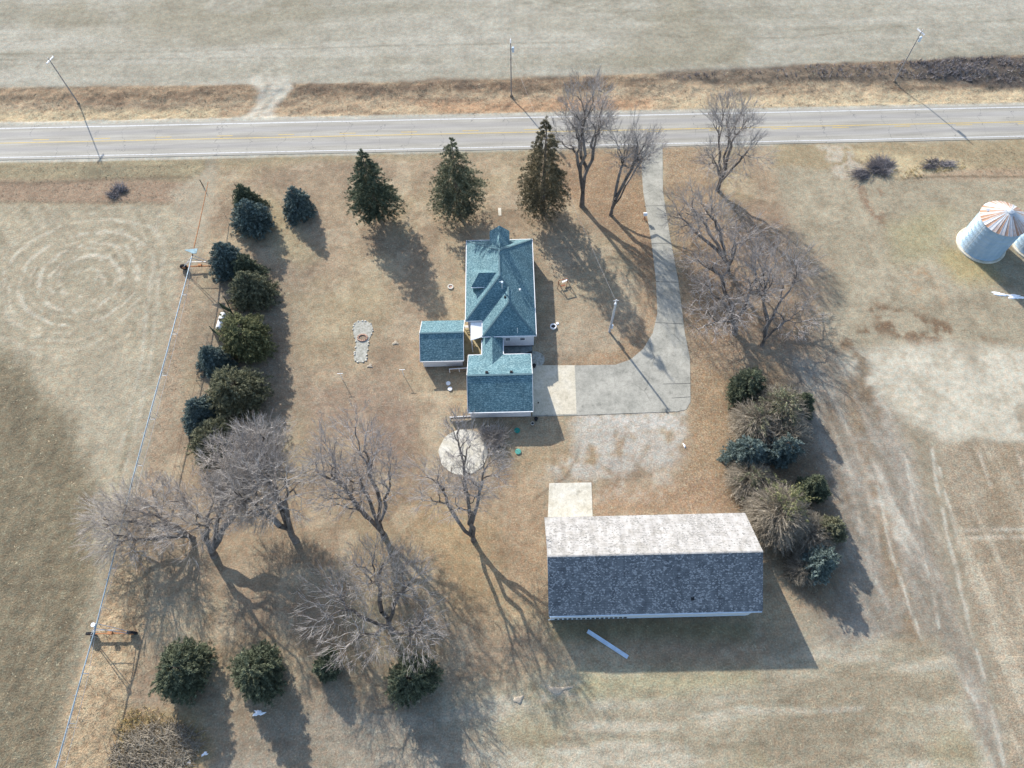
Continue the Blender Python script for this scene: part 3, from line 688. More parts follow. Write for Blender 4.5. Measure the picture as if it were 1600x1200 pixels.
# north gable
gxl, gxr = P(765, 367, 6)[0], P(796, 367, 6)[0]; gzr = 7.3; gze = 5.9; gy1 = YN+.3; gy0 = YN-hw+.1
gm = (gxl+gxr)/2
gr = MB().roofslab([(gxl, gy0, gze), (gm, gy0, gzr), (gm, gy1, gzr), (gxl, gy1, gze)][::-1], .1).roofslab([(gm, gy0, gzr), (gxr, gy0, gze), (gxr, gy1, gze), (gm, gy1, gzr)][::-1], .1)
gb = MB(); gb.box((gxl+.2, YN-3.5, ZE), (gxr-.2, YN-.05, gze-.05)); gb.poly([(gxl+.2, YN-.06, gze-.05), (gm, YN-.06, gzr-.15), (gxr-.2, YN-.06, gze-.05)][::-1])
gab = gb.build('front_gable', M['siding'], house); gr.build('gable_roof', M['shingle'], gab)
window(gab, gm, YN-.05, 5.2, .8, .8, 'N')
# roof hardware
def pipe_at(u, v, z, h, r, mat, name, lean=0):
    p = P(u, v, z); MB().tube([(p[0], p[1], z-.3), (p[0], p[1], z+h)], r, 10).build(name, M[mat], house); return p
p = P(784.5, 447, 7.6); ch = MB().tube([(p[0], p[1], 7.0), (p[0], p[1], 8.7)], .11, 10).build('flue_pipe', M['metal'], house)
MB().tube([(p[0], p[1], 8.55), (p[0], p[1], 8.75)], .2, 10).build('flue_cap', M['bluemetal'], ch)
MB().bar((p[0]-.45, p[1]+.02, 8.75), (p[0], p[1], 8.7), .08).build('flue_arm', M['metal'], ch)
p = P(812.3, 452.5, 6.1); MB().tube([(p[0], p[1], 5.5), (p[0], p[1], 6.3)], .06, 8).build('vent_pipe', M['white'], house)
MB().box((p[0]-.14, p[1]-.14, 5.95), (p[0]+.14, p[1]+.14, 6.2)).build('vent_flashing', M['white'], house)
p = P(789, 463.5, 6.9); MB().box((p[0]-.14, p[1]-.14, 6.5), (p[0]+.14, p[1]+.14, 7.0)).build('roof_vent', M['black'], house)
p = P(808.6, 519, 4.5); MB().tube([(p[0], p[1], 4.3), (p[0], p[1]+.05, 5.6)], .035, 8).build('vent_pipe', M['white'], house)
# back-porch canopy in the notch
cx0, cx1 = P(735.3, 515, 3.5)[0], XSW-.15; cy1 = YS1-.2; cy0 = P(737, 531.8, 3.2)[1]
cn = MB().roofslab([(cx0, cy0, 3.2), (cx1, cy0+.55, 3.26), (cx1, cy1, 3.68), (cx0, cy1, 3.68)], .1).build('porch_canopy', M['white'], house)
for x, y in ((cx0+.1, cy0+.1), (cx0+.1, cy1-.2)): MB().bar((x, y, 0), (x, y, 3.12 if y < cy0+.5 else 3.55), .1).build('post', M['trim'], cn)
# breezeway
bx0, bx1 = P(753, 545, 3.1)[0], P(786, 545, 3.1)[0]; bm = (bx0+bx1)/2; BE, BR = 2.8, 4.05
GX0, GX1, GYN, GYS, GE, GR = -6.85, 3.12, 57.35, 47.2, 2.8, 5.35; GYR = (GYN+GYS)/2; gp_ = (GR-GE)/(GYN-GYR)
yv = GYN-(BR-GE)/gp_; yend = GYN
bwz = MB()
bwz.roofslab([(bx0, YS2+.42, BE), (bx0, yend, BE), (bm, yv, BR), (bm, YS2+.42, BR)], .1)
bwz.roofslab([(bx1, yend, BE), (bx1, YS2+.42, BE), (bm, YS2+.42, BR), (bm, yv, BR)], .1)
MB().box((bx0+.35, GYN-.6, 0), (bx1-.35, YS2+inset-.01, BE-.06)).build('breezeway', M['siding'], house)
bwz.build('breezeway_roof', M['shingle'], house)
gutter(house, [((bx0-.05, YS2, BE-.05), (bx0-.05, GYN+.05, BE-.05)), ((bx1+.05, YS2, BE-.05), (bx1+.05, GYN+.05, BE-.05))])
# garage
gg = MB().roofslab([(GX0, GYN, GE), (GX0, GYR, GR), (GX1, GYR, GR), (GX1, GYN, GE)], .13).roofslab([(GX0, GYR, GR), (GX0, GYS, GE), (GX1, GYS, GE), (GX1, GYR, GR)], .13)
gar = MB(); gi = .4
gar.box((GX0+gi-.1, GYS+gi, .12), (GX1-gi+.1, GYN-gi, GE-.12))
for x in (GX0+gi-.1, GX1-gi+.1):
    tri = [(x, GYS+gi, GE-.12), (x, GYN-gi, GE-.12), (x, GYR, GR-.24)]
    gar.poly(tri if x > 0 else tri[::-1])
gar.build('garage_wall', M['siding'], house)
gro = gg.build('garage_roof', M['shingle'], house)
MB().bar((GX0, GYR, GR+.01), (GX1, GYR, GR+.01), .3, .05).build('ridge_cap', M['ridge'], gro)
MB().box((GX0+gi-.05, GYS+gi+.05, -.1), (GX1-gi+.05, GYN-gi-.05, .13)).build('foundation', M['iron'], house)
gutter(house, [((GX0, GYS-.05, GE-.07), (GX1, GYS-.05, GE-.07)), ((GX0, GYN+.05, GE-.07), (bx0-.1, GYN+.05, GE-.07)), ((bx1+.1, GYN+.05, GE-.07), (GX1, GYN+.05, GE-.07))])
for x in (GX0-.03, GX1+.03): MB().bar((x, GYS, GE-.06), (x, GYR, GR-.04), .06, .2).build('fascia', M['trim'], house); MB().bar((x, GYN, GE-.06), (x, GYR, GR-.04), .06, .2).build('fascia', M['trim'], house)
for u in (760.5, 799):
    p = P(u, 586.5, 5.1); yy_ = GYR+.55; MB().box((p[0]-.22, yy_-.16, GR-.5), (p[0]+.22, yy_+.16, GR-.02)).build('roof_vent', M['black'], house)
d_ = MB()
for k in range(4): d_.box((GX1-gi+.1, 49.2, .15+k*.55), (GX1-gi+.16, 54.9, .66+k*.55))
d_.build('garage_door', M['trim'], house)
window(house, -3.6, GYN-gi, 1.6, .8, .8, 'N')

# ---- shed
SX0, SX1, SYN, SYS, SE_, SR = -14.55, -7.62, 64.3, 56.6, 2.45, 4.45; SYR = 60.7
shed = thing('shed', 'small white outbuilding with a blue-green gable roof left of the house', 'shed', ((SX0+SX1)/2, SYR, 0))
sr = MB().roofslab([(SX0, SYN, SE_), (SX0, SYR, SR), (SX1, SYR, SR), (SX1, SYN, SE_)], .12).roofslab([(SX0, SYR, SR), (SX0, SYS, SE_), (SX1, SYS, SE_), (SX1, SYR, SR)], .12).build('roof', M['shingle'], shed)
MB().bar((SX0, SYR, SR+.01), (SX1, SYR, SR+.01), .26, .05).build('ridge_cap', M['ridge'], sr)
sw = MB().box((SX0+.3, SYS+.35, .1), (SX1-.3, SYN-.35, SE_-.1))
for x in (SX0+.3, SX1-.3):
    tri = [(x, SYS+.35, SE_-.1), (x, SYN-.35, SE_-.1), (x, SYR, SR-.2)]; sw.poly(tri if x > -10 else tri[::-1])
sw.build('wall', M['siding'], shed)
for x in (SX0-.03, SX1+.03):
    MB().bar((x, SYS, SE_-.06), (x, SYR, SR-.04), .06, .16).build('fascia', M['trim'], shed); MB().bar((x, SYN, SE_-.06), (x, SYR, SR-.04), .06, .16).build('fascia', M['trim'], shed)
MB().bar((SX0, SYS-.03, SE_-.07), (SX1, SYS-.03, SE_-.07), .08, .14).build('fascia', M['trim'], shed)
window(shed, SX1-.3, 60.5, 1.4, .8, .8, 'E'); MB().box((SX1-.3, 58.0, .1), (SX1-.25, 59.0, 2.1)).build('door', M['trim'], shed)

# ---- barn
BX0, BX1, BYN, BYS, BEv, BRv = 4.1, 32.2, 30.1, 16.75, 3.9, 8.2; BYR = 23.5
barn = thing('barn', 'long weathered machine barn with pale far roof slope and mottled blue-grey near slope', 'barn', (18, BYR, 0))
def barn_mat(name, base, dark, light, spk, amt):
    t = NT(name, .9); v = t.coord()
    a = t.noise(t.coord((1, 1, 1)), 1.0, 4, .65)
    c = t.ramp(a, [(.3, dark), (.5, base), (.72, light)])
    st = t.noise(t.coord((1.2, .12, .12)), 1.4, 3, .6)
    c = t.mix(1., c, t.ramp(st, [(.3, .84), (.7, 1.18)]), 'MULTIPLY')
    vo = t.n('ShaderNodeTexVoronoi', distance='CHEBYCHEV'); vo.inputs['Scale'].default_value = 5.2
    t.l(t.coord((1, 1.3, 1.3)), vo.inputs['Vector']); sp = t.n('ShaderNodeSeparateColor'); t.l(vo.outputs['Color'], sp.inputs[0])
    cl = t.noise(v, .55, 4, .65)
    th = t.math('ADD', t.math('MULTIPLY', sp.outputs[0], .58), t.math('MULTIPLY', cl, .62))
    c = t.mix(t.ramp(th, [(amt, 0.), (amt+.03, .9)]), c, spk)
    # missing shingles in short dark rows
    rows = t.noise(t.coord((.55, 6, 6)), 1.1, 2, .5); c = t.mix(t.ramp(rows, [(.70, 0.), (.74, .85)]), c, (.05, .05, .06))
    cw = t.n('ShaderNodeTexWave', wave_type='BANDS', bands_direction='Y'); cw.inputs['Scale'].default_value = 1.15; cw.inputs['Distortion'].default_value = 1.2; cw.inputs['Detail Scale'].default_value = .6
    t.l(v, cw.inputs['Vector']); c = t.mix(1., c, t.ramp(cw.outputs['Fac'], [(0, .82), (.3, 1.02)]), 'MULTIPLY')
    t.bump(sp.outputs[0], .04, .5)
    return t.out(c)
M['barnN'] = barn_mat('weathered_barn_shingles', (.33,.32,.305), (.24,.23,.21), (.38,.375,.365), (.18,.178,.17), .79)
M['barnS'] = barn_mat('shaded_barn_shingles', (.135,.145,.155), (.09,.097,.107), (.19,.197,.205), (.34,.345,.35), .745)  # darker blue-grey copy; the near slope's shade is put into its colour
MB().roofslab([(BX0, BYN, BEv), (BX0, BYR, BRv), (BX1, BYR, BRv), (BX1, BYN, BEv)], .16).build('roof', M['barnN'], barn)['label'] = 'weathered pale roof slope facing the drive'
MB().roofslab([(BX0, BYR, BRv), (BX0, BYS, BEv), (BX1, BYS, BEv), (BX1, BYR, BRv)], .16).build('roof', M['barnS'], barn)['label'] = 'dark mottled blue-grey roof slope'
bwm = siding('barn_siding', (.62, .66, .70))
w = MB().box((BX0+.3, BYS+.12, .5), (BX1-1.0, BYN-.3, BEv-.1))
for x in (BX0+.3, BX1-1.0):
    tri = [(x, BYS+.12, BEv-.1), (x, BYN-.3, BEv-.1), (x, BYR, BRv-.35)]; w.poly(tri if x > 10 else tri[::-1])
w.build('wall', bwm, barn)
MB().box((BX0+.35, BYS+.2, -.1), (BX1-1.05, BYN-.35, .51)).build('foundation', M['iron'], barn)
MB().bar((BX0+.1, BYS-.06, BEv-.12), (BX1-.1, BYS-.06, BEv-.12), .12, .2).build('fascia', M['bluemetal'], barn)
MB().bar((BX0+.05, BYS+.1, .58), (BX1-1.3, BYS+.1, .58), .06, .12).build('sill_board', M['bluemetal'], barn)
for k in range(16):
    x = BX0+.9+k*.62; wv = MB().box((x, BYS+.03, .85), (x+.4, BYS+.12, 1.3)); wv.build('window', M['glass'], barn)
MB().bar((BX0, BYR, BRv+.01), (BX1, BYR, BRv+.01), .2, .05).build('ridge_cap', M['barnN'], barn)
p = P(1081, 937, 4.4); yy_ = p[1]; zz = BEv+(yy_-BYS)/(BYR-BYS)*(BRv-BEv)+.03
MB().roofslab([(p[0]-.22, yy_-.2, zz-.12), (p[0]+.22, yy_-.2, zz-.12), (p[0]+.22, yy_+.2, zz+.13), (p[0]-.22, yy_+.2, zz+.13)], .05).build('roof_hole', M['black'], barn)
MB().box((15, BYN-.3, .1), (19.5, BYN-.2, 3.4)).build('sliding_door', bwm, barn)

# ---- grain bins
def bin_wall_mat():
    t = NT('bin_galvanised', .38); t.b.inputs['Metallic'].default_value = .25; t.b.inputs['Specular IOR Level'].default_value = .5
    v = t.coord(); w = t.n('ShaderNodeTexWave', bands_direction='Z'); w.inputs['Scale'].default_value = 3.2; t.l(v, w.inputs['Vector'])
    n = t.noise(t.coord((1, 1, .3)), 1.2, 4); c = t.ramp(n, [(.3, (.27,.40,.52)), (.7, (.40,.52,.62))])  # blue of the reflected sky is put into the metal's colour
    t.bump(w.outputs['Fac'], .04, .7); return t.out(c)
def bin_roof_mat():
    t = NT('bin_roof_rusty', .5); t.b.inputs['Metallic'].default_value = .2; v = t.coord(kind='Object')
    sx = t.n('ShaderNodeSeparateXYZ'); t.l(v, sx.inputs[0])
    at = t.math('ARCTAN2', sx.outputs[1], sx.outputs[0])
    seg = t.math('FLOOR', t.math('MULTIPLY', at, 36/(2*PI)))
    wn = t.n('ShaderNodeTexWhiteNoise', noise_dimensions='1D'); t.l(seg, wn.inputs['W'])
    rad = t.math('SQRT', t.math('ADD', t.math('POWER', sx.outputs[0], 2), t.math('POWER', sx.outputs[1], 2)))
    nz = t.noise(t.coord((1, 1, 1)), 1.6, 4, .7)
    amt = t.math('ADD', t.math('ADD', t.math('MULTIPLY', wn.outputs['Value'], .55), t.math('MULTIPLY', rad, .07)), t.math('MULTIPLY', nz, .6))
    amt = t.math('MULTIPLY', amt, t.ramp(rad, [(.0, 0.), (1., 1.)]))
    seam = t.math('ABSOLUTE', t.math('SUBTRACT', t.math('FRACT', t.math('MULTIPLY', at, 36/(2*PI))), .5))
    c = t.ramp(amt, [(.55, (.50,.52,.54)), (.8, (.42,.33,.28)), (1.0, (.34,.20,.13))])
    c = t.mix(t.ramp(seam, [(.40, 0.), (.46, .7)]), c, (.62,.64,.66))
    return t.out(c)
M['binw'], M['binr'] = bin_wall_mat(), bin_roof_mat()
def grain_bin(x, y, r, label):
    o = thing('grain_bin', label, 'grain bin', (x, y, 0), 'grain bins by the right edge'); n = 48
    MB().tube([(x, y, 0), (x, y, .22), (x, y, .3)], [r+.42, r+.42, r+.3], n).build('base_ring', M['pad'], o)
    wl = MB(); zz = [.25+k*(7.0-.25)/7 for k in range(8)]; pts = []; rs = []
    for k, z in enumerate(zz):
        pts += [(x, y, z), (x, y, z+.07)]; rs += [r, r]
        if k < 7: pts.append((x, y, z+.11)); rs.append(r-.035)
    wl.tube(pts, rs, n); wl.build('wall', M['binw'], o, True)
    rm = MB(); i = 0
    rpts = []
    for k in range(72):
        a = 2*PI*k/72; e = .05 if k % 2 == 0 else 0
        rpts.append(((x+(r+.18)*math.cos(a), y+(r+.18)*math.sin(a), 6.98+e), (x+.5*math.cos(a), y+.5*math.sin(a), 8.72+e)))
    for k in range(72):
        a, b = rpts[k], rpts[(k+1) % 72]; rm.poly([a[0], b[0], b[1], a[1]])
    rfo = rm.build('roof', M['binr'], o)
    MB().tube([(x, y, 8.68), (x, y, 8.82), (x, y, 9.0)], [.58, .6, .12], 20).build('cap', M['metal'], rfo)
    # roof hatch near the eave and ladder
    a = R(150); MB().box((x+(r-.9)*math.cos(a)-.3, y+(r-.9)*math.sin(a)-.25, 7.3), (x+(r-.9)*math.cos(a)+.3, y+(r-.9)*math.sin(a)+.25, 7.62)).build('hatch', M['metal'], rfo)
    ld = MB(); a = R(200)
    for s in (-.2, .2): ld.bar((x+(r+.12)*math.cos(a)-s*math.sin(a), y+(r+.12)*math.sin(a)+s*math.cos(a), .3), (x+(r+.12)*math.cos(a)-s*math.sin(a), y+(r+.12)*math.sin(a)+s*math.cos(a), 7), .04)
    for k in range(20): z = .5+k*.33; ld.bar((x+(r+.12)*math.cos(a)+.2*math.sin(a), y+(r+.12)*math.sin(a)-.2*math.cos(a), z), (x+(r+.12)*math.cos(a)-.2*math.sin(a), y+(r+.12)*math.sin(a)+.2*math.cos(a), z), .03)
    ld.build('ladder', M['metal'], o)
    return o
b1 = P(1532, 383)
grain_bin(b1[0], b1[1], 3.75, 'silvery corrugated grain bin with rust-streaked conical roof, whole in view')
b2 = P(1617, 384)
grain_bin(b2[0]+.1, b2[1]+.2, 3.75, 'second grain bin cut off by the right edge, only its wall showing')

# ------------------------------------------------------------------ vegetation
def tubes_np(Aa, Bb, ra, rb, n):
    Aa = np.asarray(Aa); Bb = np.asarray(Bb); d = Bb-Aa; L = np.linalg.norm(d, axis=1, keepdims=True)+1e-9; d = d/L
    up = np.where(np.abs(d[:, 2:3]) < .9, np.array([[0, 0, 1.]]), np.array([[1., 0, 0]]))
    x = np.cross(d, up); x /= np.linalg.norm(x, axis=1, keepdims=True)+1e-9; y = np.cross(d, x)
    a = np.arange(n)*2*PI/n
    ring = x[:, None, :]*np.cos(a)[None, :, None]+y[:, None, :]*np.sin(a)[None, :, None]
    v = np.stack([Aa[:, None, :]+ring*np.asarray(ra)[:, None, None], Bb[:, None, :]+ring*np.asarray(rb)[:, None, None]], 1)
    N = len(Aa); base = (np.arange(N)*2*n)[:, None]
    k = np.arange(n); f = np.stack([k, (k+1) % n, n+(k+1) % n, n+k], 1)
    return v.reshape(-1, 3), (base[:, :, None]+f[None]).reshape(-1, 4)

def ktree(base, tips, rs, first=None, stems=4, a_lo=.25, a_hi=.45, wig=.12):
    """limbs that split again and again until each reaches its tip"""
    segs = []
    def split(pts):
        n = len(pts)
        i, j = rs.integers(n), rs.integers(n)
        if i == j: j = (i+1) % n
        ca, cb = pts[i], pts[j]
        for _ in range(2):
            m = ((pts-ca)**2).sum(1) < ((pts-cb)**2).sum(1)
            if m.all() or not m.any(): m = np.arange(n) < n//2; break
            ca, cb = pts[m].mean(0), pts[~m].mean(0)
        return m
    start = np.array(base, float); n0 = len(tips)
    if first is not None:
        segs.append((start, np.array(first, float), n0*.85, n0*.5)); start = np.array(first, float)
    stack = [(start, tips, n0)]
    if n0 > 100 and stems > 1:                   # a few long main stems first
        ctr = tips[rs.choice(n0, stems, False)]
        for _ in range(6):
            lab = ((tips[:, None]-ctr[None])**2).sum(2).argmin(1); ctr = np.array([tips[lab == k].mean(0) if (lab == k).any() else ctr[k] for k in range(stems)])
        stack = []
        for k in range(stems):
            S = tips[lab == k]
            if len(S) < 2: continue
            c = S.mean(0); f = rs.uniform(.5, .72); q1 = start+(c-start)*f*.5+np.array([rs.normal(0, .25), rs.normal(0, .25), .6]); q = start+(c-start)*f
            segs.append((start, q1, len(S)*1.3, len(S)*1.2)); segs.append((q1, q, len(S)*1.2, len(S))); stack.append((q, S, len(S)))
    while stack:
        p, T, pn = stack.pop(); n = len(T)
        if n == 1: segs.append((p, T[0], pn, 1)); continue
        m = split(T)
        for S in (T[m], T[~m]):
            if not len(S): continue
            ns = len(S)
            if ns == 1: segs.append((p, S[0], 1, 1)); continue
            c = S.mean(0); d = c-p; L = np.linalg.norm(d)
            q = p+d*rs.uniform(a_lo, a_hi)+rs.normal(0, wig*L*.5, 3)*np.array([1, 1, .6])
            segs.append((p, q, ns, ns)); stack.append((q, S, ns))
    return segs

def bare_tree(name, label, base, cc_px, rad, height, seed, tips=900, zc=.68, rz=None, fork=.09, twig='twig_grey', group='bare deciduous trees', r0=.0125, spray=4, slen=1.0, trunks=1, cat='tree', stems=4, tipr=.0145):
    rs = np.random.default_rng(seed)
    b = P(*base)[:2]; h = height; z_c = h*zc; c = P(cc_px[0], cc_px[1], z_c)
    rz = rz or h*(1-zc)
    o = thing(name, label, cat, (b[0], b[1], 0), group)
    # tips fill an uneven shell of lobes
    lob = [(c+np.array([rs.normal(0, .42)*rad, rs.normal(0, .42)*rad, rs.normal(0, .35)*rz]), rs.uniform(.35, .7)) for _ in range(10)]
    T = []
    while len(T) < tips:
        ce, s = lob[rs.integers(7)]; q = rs.normal(0, 1, 3); q /= np.linalg.norm(q); q *= rs.uniform(.45, 1.)**.6
        pt = ce+q*np.array([rad*s, rad*s, rz*s])
        e = (pt-c)/np.array([rad, rad, rz])
        if e@e < 1.15 and pt[2] > h*.14: T.append(pt)
    T = np.array(T)
    segs = []; B0 = np.array([b[0], b[1], -.2])
    cx = c-np.array([b[0], b[1], 0]); first = B0+np.array([cx[0]*fork*.6, cx[1]*fork*.6, h*fork+.2])
    segs = ktree(B0, T, rs, first, stems)
    Aa = np.array([s[0] for s in segs]); Bb = np.array([s[1] for s in segs]); na = np.array([s[2] for s in segs], float); nb = np.array([s[3] for s in segs], float)
    ra = np.maximum(r0*na**.5, tipr*1.2); rb = np.maximum(r0*nb**.5*.9, tipr)
    # bend every limb in the middle
    L = np.linalg.norm(Bb-Aa, axis=1, keepdims=True); mid = (Aa+Bb)/2+rs.normal(0, 1, Aa.shape)*L*.07; mid[:, 2] -= L[:, 0]*.02
    mid[0] = (Aa[0]+Bb[0])/2
    thick = nb > 12; mid0 = None
    A1 = np.concatenate([Aa, mid]); B1_ = np.concatenate([mid, Bb]); r1 = np.concatenate([ra, (ra+rb)/2]); r2 = np.concatenate([(ra+rb)/2, rb]); th = np.concatenate([thick, thick])
    v1, f1 = tubes_np(A1[th], B1_[th], r1[th], r2[th], 7)
    np_mesh('trunk', v1, [f1], M['bark'], o, tint=np.repeat(rs.random(th.sum()), 14), smooth=True)
    # twigs: sprays beyond every tip plus side shoots
    tt = (nb == 1); bt = Bb[tt]; dt = Bb[tt]-Aa[tt]; dt /= np.linalg.norm(dt, axis=1, keepdims=True)+1e-9
    k = spray; bt2 = np.repeat(bt, k, 0); st = np.repeat(Aa[tt], k, 0); ft = rs.uniform(.35, 1, (len(bt2), 1)); s0 = st*(1-ft)+bt2*ft
    out = s0-np.array([c[0], c[1], h*.3]); out /= np.linalg.norm(out, axis=1, keepdims=True)
    dd = np.repeat(dt, k, 0)*.9+out*.6+rs.normal(0, .33, bt2.shape)+np.array([0, 0, .1]); dd /= np.linalg.norm(dd, axis=1, keepdims=True)
    e0 = s0+dd*rs.uniform(.7, 1.8, (len(bt2), 1))*slen
    m0 = (s0+e0)/2+rs.normal(0, .06, s0.shape)
    s2 = m0; d2 = dd+rs.normal(0, .6, dd.shape); d2 /= np.linalg.norm(d2, axis=1, keepdims=True); e2 = s2+d2*rs.uniform(.3, .8, (len(s2), 1))*slen
    At = np.concatenate([A1[~th], s0, m0, s2]); Bt = np.concatenate([B1_[~th], m0, e0, e2])
    ra_ = np.concatenate([r1[~th], np.full(len(s0), tipr), np.full(len(s0), tipr*.85), np.full(len(s0), tipr*.75)]); rb_ = np.concatenate([r2[~th], np.full(len(s0), tipr*.85), np.full(len(s0), tipr*.5), np.full(len(s0), tipr*.45)])
    v2, f2 = tubes_np(At, Bt, ra_, rb_, 3)
    np_mesh('crown', v2, [f2], M[twig], o, tint=np.repeat(rs.random(len(At))**1.3, 6))
    return o
BT = [  # label, base, crown centre px, crown radius m, height, seed, tips, extra
 ('tall bare tree standing left of the drive mouth, tallest of the roadside trees', (909, 322), (913, 188), 7.2, 24, 1, 850, dict(zc=.63, rz=9, twig='twig_purple', fork=.13, r0=.02)),
 ('slender bare tree leaning over the top of the driveway', (954, 336), (986, 236), 6.4, 18, 2, 560, dict(zc=.62, rz=6.8, twig='twig_purple', r0=.018, stems=3)),
 ('bare tree right of the drive mouth with forked dark trunk', (1121, 297), (1142, 216), 8.2, 17.5, 3, 750, dict(zc=.64, rz=6.3, twig='twig_purple', r0=.019, stems=5)),
 ('bare tree on the right verge of the drive, upper of the two crowded together', (1137, 425), (1128, 335), 9.4, 16, 4, 560, dict(zc=.55, rz=6.2, twig='twig_purple', r0=.021, stems=4)),
 ('broad bare tree with curved black trunk above the windbreak', (1148, 520), (1138, 440), 10.4, 15, 5, 680, dict(zc=.55, rz=6, twig='twig_purple', r0=.022, stems=5)),
 ('broken-topped bare tree with pale split limbs spreading toward the right field', (1190, 540), (1228, 445), 9, 13, 6, 460, dict(zc=.55, rz=5.2, twig='twig_purple', r0=.019, stems=4)),
 ('wide bare tree overhanging the irrigation pipe at lower left', (302, 842), (222, 790), 9., 11, 7, 900, dict(zc=.55, rz=4.2, r0=.018, slen=1.1)),
 ('dense grey bare tree directly below the left evergreen row', (334, 868), (348, 775), 9.2, 17, 8, 1350, dict(zc=.62, rz=6, r0=.018, spray=5, stems=3)),
 ('grey bare tree with thick pale trunk right of the dense one', (462, 845), (410, 748), 8.6, 18, 9, 1000, dict(zc=.66, rz=5.8, r0=.021, stems=3)),
 ('many-stemmed bare tree in the middle of the lower yard', (600, 838), (562, 702), 9., 18, 10, 850, dict(zc=.68, rz=5.8, twig='twig_purple', r0=.021, fork=.05, stems=5)),
 ('thin bare tree whose branches cross the round concrete pad', (740, 845), (720, 728), 7.6, 18, 11, 600, dict(zc=.66, rz=6, twig='twig_purple', r0=.02, fork=.07, stems=4)),
 ('pale sprawling bare tree lowest in the yard, above the bottom evergreens', (612, 985), (584, 940), 9.4, 13, 12, 800, dict(zc=.62, rz=4.8, r0=.019, fork=.12, stems=5)),
]
for (lb, bs_, cp, rd, hh, sd_, tp, ex) in BT:
    bare_tree('bare_tree', lb, bs_, cp, rd, hh, sd_, tp, **ex)

# --- conifers
def needles(rs, h, r, prof, nb=320, m=11, nbl=6, droop=.25, bl=.27, bwid=.062, z0=.05, gaps=None, base_frac=0):
    """needle sprays along whorled branches; returns verts, faces, tint (local, base at origin)"""
    u = rs.random(nb); t = z0+(1-z0)*(1-np.sqrt(u))*1.0
    t = np.clip(t+rs.normal(0, .01, nb), z0, .985)
    az = rs.random(nb)*2*PI
    lump = 1+.12*np.sin(az*2+rs.uniform(0, 6))+.10*np.sin(az*3+t*5+rs.uniform(0, 6))+.08*np.sin(az*7+t*15+rs.uniform(0, 6))
    if prof == 'cone': pr = (1-t)**.64*np.clip(.8+t*1.6, 0, 1)*.97+.03
    elif prof == 'round': pr = np.sqrt(np.clip(1-((t-.25)/.75)**2, 0, 1))*(.72+.28*np.clip(t/.25, 0, 1))
    elif prof == 'column': pr = np.clip((1-t)/.68, 0, 1)**.75*(.6+.4*np.clip(t/.3, 0, 1))
    L = r*pr*lump*rs.uniform(.66, 1.14, nb)
    if gaps is not None:
        keep = np.sin(az*2+t*14+gaps)+rs.normal(0, .5, nb) > -.75; az, t, L = az[keep], t[keep], L[keep]; nb = len(az)
    s = rs.uniform(.22, 1, (nb, m))**.75
    dirx, diry = np.cos(az), np.sin(az)
    lat = rs.normal(0, 1, (nb, m))*L[:, None]*.13*(1.15-s)
    ris = rs.uniform(-.05, .35, nb)
    px = dirx[:, None]*s*L[:, None]-diry[:, None]*lat; py = diry[:, None]*s*L[:, None]+dirx[:, None]*lat
    pz = t[:, None]*h+ris[:, None]*s*L[:, None]-droop*s**2*L[:, None]+rs.normal(0, .05, (nb, m))
    # leader at the top
    C = np.stack([px, py, pz], -1).reshape(-1, 3)
    D = np.stack([np.repeat(dirx, m), np.repeat(diry, m), np.full(nb*m, .25)], 1)
    C = np.concatenate([C, np.stack([rs.normal(0, .06, 20), rs.normal(0, .06, 20), h*(.9+.1*rs.random(20))], 1)]); D = np.concatenate([D, np.tile([0, 0, 1.], (20, 1))])
    N = len(C); k = nbl
    Cn = np.repeat(C, k, 0)+rs.normal(0, .07, (N*k, 3)); Dn = np.repeat(D, k, 0)+rs.normal(0, .62, (N*k, 3)); Dn /= np.linalg.norm(Dn, axis=1, keepdims=True)
    W = np.cross(Dn, rs.normal(0, 1, Dn.shape)); W /= np.linalg.norm(W, axis=1, keepdims=True)+1e-9
    ln = rs.uniform(.6, 1.3, (N*k, 1))*bl; wd = rs.uniform(.7, 1.3, (N*k, 1))*bwid
    a = Cn-Dn*ln*.35-W*wd*.5; b = Cn-Dn*ln*.35+W*wd*.5; c3 = Cn+Dn*ln*.65+W*wd*.15; d3 = Cn+Dn*ln*.6-W*wd*.3
    v = np.stack([a, b, c3, d3], 1).reshape(-1, 3); v[:, 2] = np.maximum(v[:, 2], .03)
    f = np.arange(N*k*4).reshape(-1, 4)
    st = np.repeat(rs.random(N)**1.8, k)*.7+rs.random(N*k)**1.5*.3
    return v, f, np.repeat(st, 4)
def conifer(name, label, cat, base, r, h, prof, mat, seed, group, dead=0, **kw):
    rs = np.random.default_rng(seed); b = P(*base)[:2]
    o = thing(name, label, cat, (b[0], b[1], 0), group)
    if prof == 'dead': v = None
    v, f, ti = needles(rs, h, r, prof, **kw)
    v = v+np.array([b[0], b[1], 0])
    lean_top = np.array([b[0]+rs.normal(0, .1), b[1]+rs.normal(0, .1), h*.97])
    v1, f1 = tubes_np([[b[0], b[1], -.2], [b[0], b[1], h*.4]], [[b[0], b[1], h*.4], lean_top], [max(.1, h*.022), h*.014], [h*.014, .03], 8)
    # main limbs
    nl = 60; az = rs.random(nl)*2*PI; zt = rs.uniform(.08, .9, nl)*h; ll = r*np.clip(1-zt/h, .1, 1)*.8
    Aa = np.stack([np.full(nl, b[0]), np.full(nl, b[1]), zt], 1); Bb = Aa+np.stack([np.cos(az)*ll, np.sin(az)*ll, ll*.05], 1)
    v3, f3 = tubes_np(Aa, Bb, np.full(nl, .045), np.full(nl, .012), 4)
    vv = np.concatenate([v1, v3]); np_mesh('trunk', vv, [f1, f3+len(v1)], M['bark'], o, tint=np.full(len(vv), .3))
    np_mesh('crown', v, [f], M[mat], o, tint=ti)
    return o
